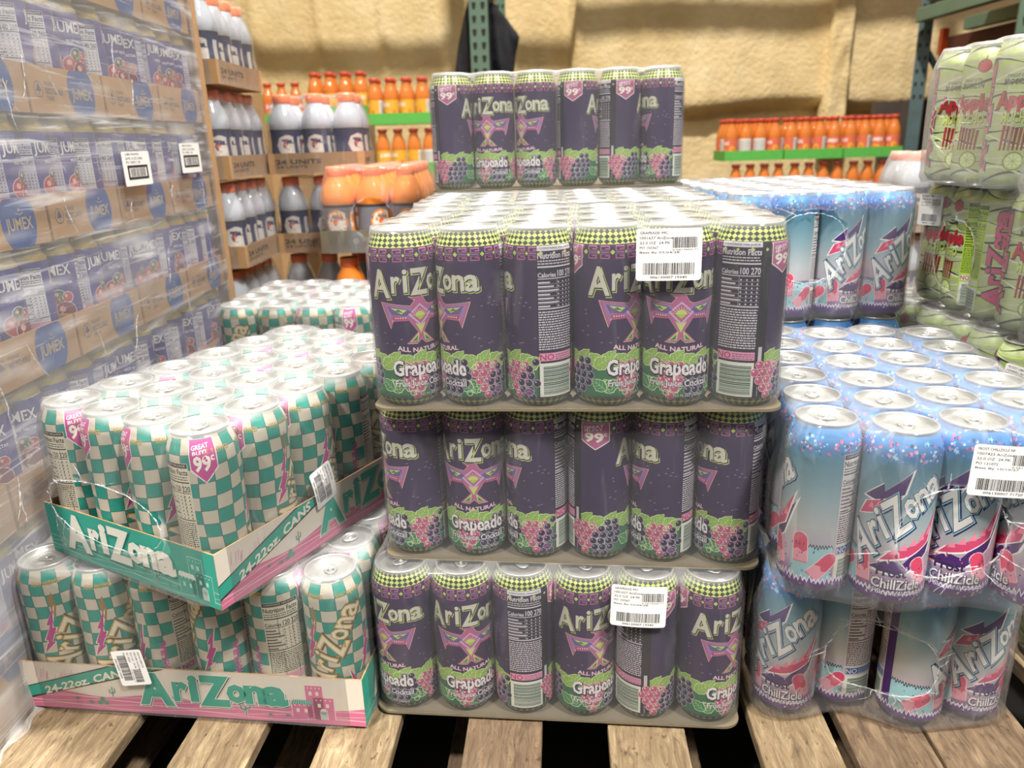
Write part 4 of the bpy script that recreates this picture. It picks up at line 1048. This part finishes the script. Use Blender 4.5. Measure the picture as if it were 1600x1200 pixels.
def nectar_tray(y, z, label, grp):
    global NP
    if NP is None:
        t = thing('nectar_tray', label, 'tray'); bm = bmesh.new(); th = .002
        x0, x1, y0, y1, h = -.27, 0, .002, .2025, .062
        box(bm, x0, x1, y0, y1, 0, .0035); box(bm, x0, x1, y0, y0 + th, .0035, h); box(bm, x0, x1, y1 - th, y1, .0035, h); box(bm, x1 - th, x1, y0 + th, y1 - th, .0035, h); box(bm, x0, x0 + th, y0 + th, y1 - th, .0035, h)
        finish(bm, 'cardboard_body', M['card'], t)
        p = art_panel(nectar_panel(), 'printed_side', 198, 62, t, (.0004, .003, 0), PI / 2); NP = t
    else: t = dup(NP); t['label'] = label
    t.location = (-.6295, y, z); t['group'] = grp; return t
NPITCH = .168; NZ = [.888, .720, .552, .384, .216, .048, -.0125 - .0]
HT = ['topmost', 'second highest', 'third highest', 'fourth highest', 'fifth highest', 'lowest']
rr = random.Random(9)
for li in range(6):
    z = NZ[li]
    for k in range(5):
        y = -.137 + .2045 * k + (.0 if li % 2 == 0 else .012)
        if li < 3 and k == 0: continue
        pn = ['nearest', 'second nearest', 'middle', 'second farthest', 'farthest'][k]
        nectar_tray(y, z, f'cardboard tray of nectar cans, {pn} in the {HT[li]} row', 'nectar trays in the wrapped stack')
        for c_ in range(3):
            f = rr.choice((160, -8, 60, -90, 165, 20, 170))
            o = can('nectar', -.6665, y + .0355 + c_ * .0667, z + .0036, f, f'violet nectar can, {ORD[c_]} from left in the {pn} tray of the {HT[li]} row', 'nectar cans in the wrapped stack', False)
            o.scale = (1, 1, 1.035)
bm = bmesh.new(); box(bm, -.90, -.632, -.137, .885, -.0038, .0478)
props(finish(bm, 'base_carton', M['card']), 'flat cardboard layer beneath the lowest nectar trays', 'carton')

JX = -.007
def stretch():
    V, F, H = [], [], []; ny, nz_ = 150, 110; y0, y1, z0, z1 = -.32, .885, -.001, 1.10
    for k in range(nz_ + 1):
        for i in range(ny + 1):
            y = y0 + (y1 - y0) * i / ny; z = z0 + (z1 - z0) * k / nz_
            q = z + .05 * (y - .3)
            w = noise.noise(Vector((y * 5, q * 16, 2))) * .5 + .5 * noise.noise(Vector((y * 14, q * 40, 7)))
            lay = ((z - .048) % .168) / .168
            V.append((-.6165 + JX + .004 + .003 * w + .004 * math.sin(PI * lay) * (1 if y < .85 else .2), y, z))
            a = .21 + .12 * noise.noise(Vector((y * 3, z * 6, 3)))
            if z < .34 and y < .30: a += .15 * min(1, (.34 - z) / .12) * min(1, (.30 - y) / .2)
            a += .70 * max(0, noise.noise(Vector((y * 7 + 60 * q * .03, q * 70, 11))) - .15)
            H.append(max(.05, a))
    for k in range(nz_):
        for i in range(ny): a = k * (ny + 1) + i; F.append((a, a + 1, a + ny + 2, a + ny + 1))
    # flared skirt onto the pallet edge
    base = len(V)
    for s in range(1, 7):
        for i in range(0, ny + 1):
            p = V[i]; t = s / 6
            fl = max(0, 1 - abs(p[1] + .02) / .22)
            V.append((p[0] + .010 * t * fl + .004 * math.sin(p[1] * 120), p[1], -.001 - .0025 * t)); H.append(.35 + .25 * noise.noise(Vector((p[1] * 60, s, 0))))
    prev = list(range(ny + 1))
    for s in range(6):
        cur = [base + s * (ny + 1) + i for i in range(ny + 1)]
        for i in range(ny): F.append((cur[i], cur[i + 1], prev[i + 1], prev[i]))
        prev = cur
    # round the far end
    base = len(V)
    for k in range(nz_ + 1):
        for s, (dx, dy) in enumerate(((-.012, .036), (-.10, .040), (-.28, .040))):
            p = V[k * (ny + 1) + ny]; V.append((p[0] + dx, p[1] + dy, p[2])); H.append(.2)
    for k in range(nz_):
        a = [k * (ny + 1) + ny] + [base + k * 3 + s for s in range(3)]; b = [(k + 1) * (ny + 1) + ny] + [base + (k + 1) * 3 + s for s in range(3)]
        for s in range(3): F.append((a[s], a[s + 1], b[s + 1], b[s]))
    me = bpy.data.meshes.new('stretch_wrap'); me.from_pydata(V, [], F)
    me.attributes.new('haze', 'FLOAT', 'POINT').data.foreach_set('value', H); me.attributes.new('hole', 'FLOAT', 'POINT').data.foreach_set('value', [-1.0] * len(V))
    for p in me.polygons: p.use_smooth = True
    return link('stretch_wrap', me, None, [M['stretch']])
props(stretch(), 'wrinkled clear stretch wrap over the wall of nectar trays', 'plastic wrap')
# gathered creases of the stretch wrap
sw = bpy.data.objects['stretch_wrap']; r = random.Random(3)
for k in range(54):
    y = r.uniform(-.02, .80); z = r.choice([.05, .216, .384, .552, .72]) + r.uniform(.03, .12); pts = []; dy, dz = r.uniform(-.006, .008), r.uniform(-.014, -.005)
    for s in range(7): pts.append((-.6085, y, z)); y += dy + r.uniform(-.004, .004); z += dz; dz *= r.uniform(.6, 1.2)
    bm = bmesh.new(); tube(bm, pts, [.0002, .0006, .0010, .0008, .0009, .0005, .0002], 5); finish(bm, 'crease', M['rope'], sw)
bm = bmesh.new(); box(bm, -.6265, -.6235, .887, .924, -.03, 1.15); box(bm, -.66, -.6266, .921, .924, -.03, 1.15)
props(finish(bm, 'corner_board', M['card']), 'tall cardboard corner protector at the end of nectar stack', 'corner board')
NS = [('JUMEX PINEAPPLE', .5), ('24 PK 16 OZ CANS', .6), ('PO 150011 24', .5)]
def sided(label, y, z, s): sticker(label, 98, 54, (-.6075, y, z), (0, 0, PI / 2), NS, '0000000', 0, seed=s, big=True)
sided('left white barcode sticker on the wrapped nectar cans', .515, .640, 21)
sided('right white barcode sticker on the wrapped nectar cans', .745, .652, 22)

# ------------------------------------------------------------------ sports drinks
def bottle_proto(name, label, liq, lab, gcol):
    t = thing(name, label, 'bottle'); bm = bmesh.new()
    lathe(bm, [(.024, 0), (.032, .002), (.0355, .010), (.0362, .022), (.0362, .045), (.034, .055), (.0335, .075), (.0345, .095), (.0362, .103), (.0365, .112), (.035, .125), (.029, .142), (.0215, .156), (.0205, .161)], 28, cap0=True)
    finish(bm, 'bottle_body', liq, t)
    a = Art(); a.rect(0, 30, 230, 98, lab, 0); a.rect(0, 95, 230, 101, C('#2b2b35'), 1)
    for x in (57, 171):
        if gcol: a.disc(x, 64, 27, gcol, 1, 20)
        a.text('G', x - 19, 44, x + 17, 84, C('#e6ded4'), 2, .07); a.poly([(x - 3, 54), (x + 6, 68), (x, 68), (x + 5, 76), (x - 8, 64), (x - 1, 64)], C('#e2582a'), 3)
        a.rect(x + 34, 44, x + 46, 84, C('#d8d4cc') if not gcol else C('#e8963a'), 1)
    R = 36.6
    def mp(x, z, L):
        an = x / R; rr = (.0367 + L * .00003) - .0022 * max(0, 1 - abs((z - 72) / 28)); return (rr * math.sin(an), -rr * math.cos(an), z / 1000), (math.sin(an), -math.cos(an), 0)
    a.build('label_sleeve', mp, [k * 8 for k in range(30)], [50, 60, 70, 80, 90], M['paper'], t)
    bm = bmesh.new(); lathe(bm, [(.0205, .161), (.0212, .163), (.0212, .179), (.0198, .182)], 24, cap1=True, cap0=True); finish(bm, 'cap', M['capor'], t)
    return t
M['liqw'] = liquid('clear_drink', C('#b4b9c2')); M['liqo'] = liquid('orange_drink', C('#e8862c')); M['juice'] = liquid('juice_in_glass', C('#c06c2c'), .12)
BP = {}
def bottles(kind, ni, nj, x, y, z, rz, where, pitch, which=None, seed=0):
    c, s = math.cos(rz), math.sin(rz); r = random.Random(seed)
    for j in range(nj):
        for i in range(ni):
            if which and not which(i, j): continue
            px, py = x + c * i * pitch - s * j * pitch, y + s * i * pitch + c * j * pitch
            row = 'front row' if j == 0 else ORD[j] + ' row'; lab = f'{BD[kind][0]}, {ORD[i]} from left in {row} of {where}'
            if kind not in BP: o = BP[kind] = BD[kind][1](lab)
            else: o = dup(BP[kind]); o['label'] = lab
            o['group'] = 'bottles in ' + where; o.location = (px, py, z); b = math.atan2(CX - px, -(CY - py))
            o.rotation_euler = (0, 0, b - (r.choice((90, 78, 102, 60, 90)) if kind in ('clear', 'orange') else r.choice((200, 290, 240, 60, 330))) * PI / 180)
def juice_proto(name, label, col):
    t = thing(name, label, 'bottle'); bm = bmesh.new()
    lathe(bm, [(.026, 0), (.030, .003), (.031, .010), (.031, .095), (.0295, .112), (.024, .132), (.0175, .150), (.0155, .165)], 24, cap0=True); finish(bm, 'glass_body', M['juice'], t)
    a = Art(); a.rect(0, 22, 195, 92, col, 0); dk = tuple(q * .8 for q in col)
    a.rect(0, 22, 60, 92, C('#e0dcd4'), 1); a.lines(4, 28, 56, 86, C('#8c8a88'), 2, 12); a.rect(60, 22, 70, 92, dk, 1)
    for x, zz, rr_ in ((110, 44, 12), (128, 40, 12), (165, 48, 14)): a.disc(x, zz, rr_, C('#e8a23a'), 2, 12); a.disc(x + 3, zz - 2, rr_ * .5, C('#d8702c'), 3, 10)
    a.text('JUMEX', 92, 62, 150, 80, C('#efe6dc'), 3, .04)
    mp = lambda x, z, L: (((.0312 + L * .00003) * math.sin(x / 31), -(.0312 + L * .00003) * math.cos(x / 31), z / 1000), (math.sin(x / 31), -math.cos(x / 31), 0))
    a.build('paper_label', mp, [k * 8 for k in range(26)], [], M['paper'], t)
    bm = bmesh.new(); lathe(bm, [(.0195, .164), (.020, .166), (.020, .176), (.0185, .178)], 20, cap0=True, cap1=True); finish(bm, 'cap', M['capred'], t)
    return t
BD = {'clear': ('clear sports bottle', lambda l: bottle_proto('sports_drink_bottle', l, M['liqw'], C('#27305c'), None)),
      'orange': ('orange sports bottle', lambda l: bottle_proto('sports_drink_bottle', l, M['liqo'], C('#77747c'), C('#e08a2c'))),
      'juicey': ('yellow label bottle', lambda l: juice_proto('juice_bottle', l, C('#e2aa2c'))),
      'juiceo': ('orange label bottle', lambda l: juice_proto('juice_bottle', l, C('#d8694a')))}
def carton_tray(name, label, cat, ni, nj, x, y, z, rz, pitch, R, h, mat, text=None, group=None):
    t = thing(name, label, cat, (x, y, z), rz, group); r = R + .002; x0, x1, y0, y1, th = -r, (ni - 1) * pitch + r, -r, (nj - 1) * pitch + r, .002
    bm = bmesh.new(); box(bm, x0, x1, y0, y1, -.004, -.0002); box(bm, x0, x1, y0, y0 + th, -.0002, h); box(bm, x0, x1, y1 - th, y1, -.0002, h); box(bm, x0, x0 + th, y0 + th, y1 - th, -.0002, h); box(bm, x1 - th, x1, y0 + th, y1 - th, -.0002, h)
    finish(bm, 'cardboard_body', mat, t)
    if text:
        for w, lc_, rz_ in (((x1 - x0) * 1000, (x0, y0, 0), 0), ((y1 - y0) * 1000, (x1, y0, 0), PI / 2)):
            a = Art(); K = C('#2f2824'); H_ = h * 1000
            if text == 'ring': a.disc(w * .34, H_ * .48, H_ * .36, C('#6f7276'), 1, 20); a.disc(w * .34, H_ * .48, H_ * .16, C('#a29887'), 2, 16)
            else: a.text(text, w * .08, H_ * .42, w * .55, H_ * .66, K, 1, .03); a.text(text, w * .08, H_ * .2, w * .4, H_ * .34, K, 1, .02)
            art_panel(a, 'printed_side', w, H_, t, lc_, rz_)
    return t
def bfilm(label, ni, nj, x, y, z, rz, pitch, haze=.10, R=.0392, top=.1825, hole=None, mat='filmblue', RL=.0215, sh=.115, z0=-.0042):
    film('shrink_wrap', label, ni, nj, (x, y, z), rz, top, M[mat], haze_side=haze, haze_top=haze * 1.6, hole=hole, pitch=pitch, R=R, RL=RL, shoulder=sh, flat=.050, amp=.003, z0=z0, sub=7, levels=16, dip=.012, scal=.006)
# stack facing right, beside the corner board
for l, (z, hn) in enumerate(((.802, 'highest'), (.607, 'second highest'), (.412, 'third highest'), (.217, 'lowest'))):
    w_ = f'the {hn} side sports tray'; x = -.7135 + (.008 if l == 2 else 0); P = .0765
    bottles('clear', 2, 4, x, .968, z, 0, w_, P, lambda i, j: i == 1 or j == 0, seed=60 + l)
    carton_tray('cardboard_tray', f'brown cardboard tray, {hn} of the side sports drink stack', 'tray', 2, 4, x, .968, z, 0, P, .037, .045, M['card'], '24 UNITS')
    bfilm(f'shrink wrap around the {hn} side sports drink tray', 2, 4, x, .968, z, 0, P, .05)
for l, (z, hn) in enumerate(((.607, 'top'), (.412, 'middle'), (.217, 'low'))):
    w_ = f'the {hn} facing sports tray'; P = .08
    bottles('clear', 3, 2, -.548, 1.215, z, 0, w_, P, None if l == 0 else lambda i, j: j == 0, seed=70 + l)
    carton_tray('cardboard_tray', f'brown cardboard tray, {hn} of the forward facing clear bottle stack', 'tray', 3, 2, -.548, 1.215, z, 0, P, .037, .045, M['card'], '24 UNITS')
    bfilm(f'shrink wrap around the {hn} forward facing clear bottle tray', 3, 2, -.548, 1.215, z, 0, P, .03)
def boxthing(name, label, cat, x0, x1, y0, y1, z0, z1, mat, bev=0):
    bm = bmesh.new(); box(bm, x0, x1, y0, y1, z0, z1, bev=bev); return props(finish(bm, name, mat), label, cat)
boxthing('cardboard_carton', 'brown carton at the foot of the clear bottle stacks', 'carton', -.74, -.36, .935, 1.33, FLOOR, .2128, M['card'])
# orange drinks
for l, (z, hn) in enumerate(((.440, 'upper'), (.240, 'lower'))):
    w_ = f'the {hn} orange tray'; P = .0775; x, y = -.378, .965
    bottles('orange', 3, 5, x + .012 * l, y, z, 0, w_, P, None if l == 0 else lambda i, j: j == 0 or i == 2, seed=80 + l)
    carton_tray('cardboard_tray', f'grey brown tray holding the {hn} orange sports drinks', 'tray', 3, 5, x + .012 * l, y, z, 0, P, .037, .046, M['cardgrey'], 'ring')
    if l == 0:
        ho = lambda x_, y_, z_, s: .5 * (1 - abs((x_ - .078) / .045) ** 2.2 - abs((z_ - .072) / .042) ** 2.2) if s == 'front' else -1
        bfilm(f'peach tinted shrink wrap over the {hn} orange drinks', 3, 5, x, y, z, 0, P, .05, hole=ho)
boxthing('cardboard_carton', 'brown carton under the orange sports drinks', 'carton', -.355, -.18, .93, 1.10, FLOOR, .2358, M['card'])
# right-hand sports drinks between the blue and green packs
for l, (z, hn) in enumerate(((.430, 'upper'), (.232, 'lower'))):
    w_ = f'the {hn} right sports tray'
    bottles('clear', 2, 2, .985, 1.10, z, 0, w_, .0765, None, seed=90 + l)
    carton_tray('cardboard_tray', f'brown tray holding the {hn} right sports drinks', 'tray', 2, 2, .985, 1.10, z, 0, .0765, .037, .06, M['card'], 'GRADE A')
    bfilm(f'grey crumpled film over the {hn} right sports drinks', 2, 2, .985, 1.10, z, 0, .0765, .22)
boxthing('cardboard_carton', 'brown carton under the right sports drinks', 'carton', .94, 1.10, 1.06, 1.22, FLOOR, .2278, M['card'])

# ------------------------------------------------------------------ glass juice bottles at the back
def juices(kind, x, y, z, where, ni=4, nj=2, wh=None, seed=0):
    bottles(kind, ni, nj, x, y, z, 0, where, .066, wh, seed)
    carton_tray('juice_tray', f'green edged tray under {where}', 'tray', ni, nj, x, y, z, 0, .066, .0315, .040, M['green'])
for k, nm in enumerate(('left', 'middle', 'right')):
    x = 1.035 + k * .272
    juices('juiceo', x, 2.86, .551, f'the upper {nm} orange set', 4, 3 if k == 0 else 2, seed=100 + k)
    juices('juiceo', x + .03, 2.86, .352, f'the lower {nm} orange set', 4, 1, seed=110 + k)
boxthing('cardboard_carton', 'long carton under the orange labelled juice trays', 'carton', .99, 1.86, 2.82, 3.05, FLOOR, .3478, M['card'])
juices('juicey', -.535, 2.60, .749, 'the upper right yellow set', seed=120)
juices('juicey', -.515, 2.60, .549, 'the lower right yellow set', 4, 1, seed=121)
juices('juicey', -.815, 2.75, .790, 'the upper left yellow set', seed=122)
juices('juiceo', -1.12, 3.10, .780, 'the far left low set', 3, 1, seed=123)
juices('juiceo', -1.170, 2.50, .885, 'the raised far left set', 3, 2, seed=124)
boxthing('cardboard_carton', 'carton under the right yellow labelled juice trays', 'carton', -.57, -.28, 2.565, 2.70, FLOOR, .5448, M['card'])
boxthing('cardboard_carton', 'tall carton under the left yellow labelled juice tray', 'carton', -.85, -.585, 2.715, 2.86, FLOOR, .7858, M['card'])
boxthing('cardboard_carton', 'tall carton beneath the far left low juice bottles', 'carton', -1.155, -.95, 3.065, 3.17, FLOOR, .7758, M['card'])
boxthing('cardboard_carton', 'tall carton beneath the raised far left juice tray', 'carton', -1.205, -1.0, 2.465, 2.60, FLOOR, .8808, M['card'])
boxthing('cardboard_carton', 'low carton beside the blue pack at the far back', 'carton', .90, .985, 2.82, 2.95, FLOOR, .30, M['card'])

# ------------------------------------------------------------------ rack, jacket
def upright(name, label, x, y, w, d, z0, z1, mat, rz=0):
    t = thing(name, label, 'rack post', (x, y, 0), rz)
    bm = bmesh.new(); th = .004
    for x0, x1, y0, y1 in ((-w / 2, w / 2, -d / 2, -d / 2 + th), (-w / 2, -w / 2 + th, -d / 2 + th, d / 2), (w / 2 - th, w / 2, -d / 2 + th, d / 2)): box(bm, x0, x1, y0, y1, z0, z1)
    finish(bm, 'steel_channel', mat, t)
    bm = bmesh.new(); p = [(-.007, .010), (.007, .010), (.008, .003), (.004, -.012), (-.004, -.012), (-.008, .003)]
    vv = [bm.verts.new((u, -.0012, v)) for u, v in p]; bb = [bm.verts.new((u, .0002, v)) for u, v in p]; bm.faces.new(vv); bm.faces.new(bb[::-1])
    for i in range(6): bm.faces.new((vv[i], bb[i], bb[(i + 1) % 6], vv[(i + 1) % 6]))
    me = bpy.data.meshes.new('slot'); bmesh.ops.recalc_face_normals(bm, faces=bm.faces); bm.to_mesh(me); bm.free(); me.materials.append(M['black'])
    z = z0 + .04
    while z < 1.5:
        if z > .8:
            for sx in (-1, 1):
                so = bpy.data.objects.new('slot', me); COL.objects.link(so); so.parent = t; so.location = (sx * w * .24, -d / 2, z); so.scale = (1.3, 1, 1.4) if w > .07 else (.8, 1, .9)
        z += .058
    return t
upright('rack_post', 'green slotted steel post with the jacket behind it', -.105, 3.20, .088, .07, FLOOR, 3.0, M['rackgreen'])
upright('rack_post', 'thin green post partly hidden behind the jacket', .0, 3.62, .05, .05, FLOOR, 3.0, M['rackgreen'])
upright('rack_post', 'blue grey steel post at the far end of the right rack', 2.04, 3.20, .06, .06, FLOOR, 3.0, M['rackblue'], -.5)
upright('rack_post', 'green post at the near end of the right rack', 2.04, 2.40, .10, .08, FLOOR, 3.0, M['rackgreen'], -.5)
def beam(label, x0, x1, y0, y1, z0, z1, m='rackgreen'):
    o = boxthing('rack_beam_or_blocker', label, 'rack beam', x0, x1, y0, y1, z0, z1, M[m], .004); return o
beam('front horizontal beam of the right rack', 1.955, 2.0, 2.45, 3.14, 1.14, 1.20)
beam('rear horizontal beam of the right rack', 2.33, 2.38, 2.45, 3.4, 1.13, 1.19)
beam('high crossbeam of the rear rack above the jacket', -1.15, 2.6, 3.27, 3.31, 1.985, 2.07)
beam('unseen block added to cast shadow on the upper left wall', -3.4, -1.22, 3.0, 3.3, 1.80, 2.25)  # block added out of view, its shadow darkens the wall's upper left
bm = bmesh.new(); tube(bm, [(2.04, 3.2, 1.05), (2.30, 3.25, .72)], .018, 4); props(finish(bm, 'diagonal_brace', M['rackblue']), 'grey diagonal brace of the right rack', 'brace')
boxthing('orange_bracket', 'orange steel bracket hanging under the right rack beam', 'bracket', 2.03, 2.06, 3.02, 3.05, .99, 1.10, M['orange'])
M['redbrown'] = plain('dark_interior_red_brown', C('#4a1f14'), .8)
boxthing('cardboard_carton', 'red brown backdrop box added for the dark rack interior', 'carton', 2.40, 3.2, 2.1, 3.72, FLOOR, 1.128, M['redbrown'])  # added backdrop, the dimness inside the rack is put into its colour
M['wrapgrey'] = plain('wrapped_goods', C('#8c8480'), .5, nscale=12, namt=.4)  # uneven grey of the wrapped goods themselves
boxthing('wrapped_bundle', 'grey wrapped bundle lying on the right rack beam', 'bundle', 1.96, 2.36, 2.5, 3.12, 1.2205, 1.36, M['wrapgrey'], .03)
boxthing('wooden_plank', 'weathered dark plank resting behind the right juice bottles', 'plank', 1.90, 2.42, 3.34, 3.38, .70, .80, M['darkwood'])
boxthing('plank_support', 'dark wooden block holding up the weathered plank', 'block', 1.95, 2.4, 3.34, 3.38, FLOOR, .6995, M['darkwood'])
def jacket():
    t = thing('black_jacket', 'black jacket draped around the green rack post', 'jacket', (0, 0, 0))
    def cloth(name, outline, y0, thick, seed):
        # outline: rows (z, xl, xr)
        V, F = [], []; n = 14; rows = []
        zt = [o[0] for o in outline]
        m = 26
        for k in range(m + 1):
            z = zt[0] + (zt[-1] - zt[0]) * k / m
            for (za, la, ra), (zb, lb, rb) in zip(outline, outline[1:]):
                if min(za, zb) <= z <= max(za, zb) + 1e-9: q = (z - za) / (zb - za); xl, xr = la + (lb - la) * q, ra + (rb - ra) * q; break
            ring = []
            for i in range(2 * n):
                a = 2 * PI * i / (2 * n); cx = (xl + xr) / 2; hw = (xr - xl) / 2
                x = cx + hw * math.cos(a); fold = .35 * math.sin(x * 60 + z * 9 + seed) + .3 * noise.noise(Vector((x * 18, z * 12, seed)))
                y = y0 + thick * math.sin(a) * (1 + fold)
                ring.append(len(V)); V.append((x, y, z + .01 * noise.noise(Vector((x * 20, seed, 0)))))
            rows.append(ring)
        for a, b in zip(rows, rows[1:]):
            for i in range(2 * n): F.append((a[i], a[(i + 1) % (2 * n)], b[(i + 1) % (2 * n)], b[i]))
        F.append(tuple(rows[0])); F.append(tuple(rows[-1][::-1]))
        me = bpy.data.meshes.new(name); me.from_pydata(V, [], F)
        for p in me.polygons: p.use_smooth = True
        link(name, me, t, [M['cloth']])
    cloth('back_panel', [(1.34, -.15, -.03), (1.25, -.18, -.04), (1.12, -.215, -.05), (.95, -.245, -.05), (.70, -.26, -.06)], 3.30, .045, 1)
    cloth('sleeve', [(1.30, -.07, -.02), (1.27, -.07, .0), (1.18, -.07, .075), (1.155, -.07, .092), (1.08, -.06, .07), (.97, -.05, .055), (.75, -.04, .05)], 3.33, .05, 5)
jacket()
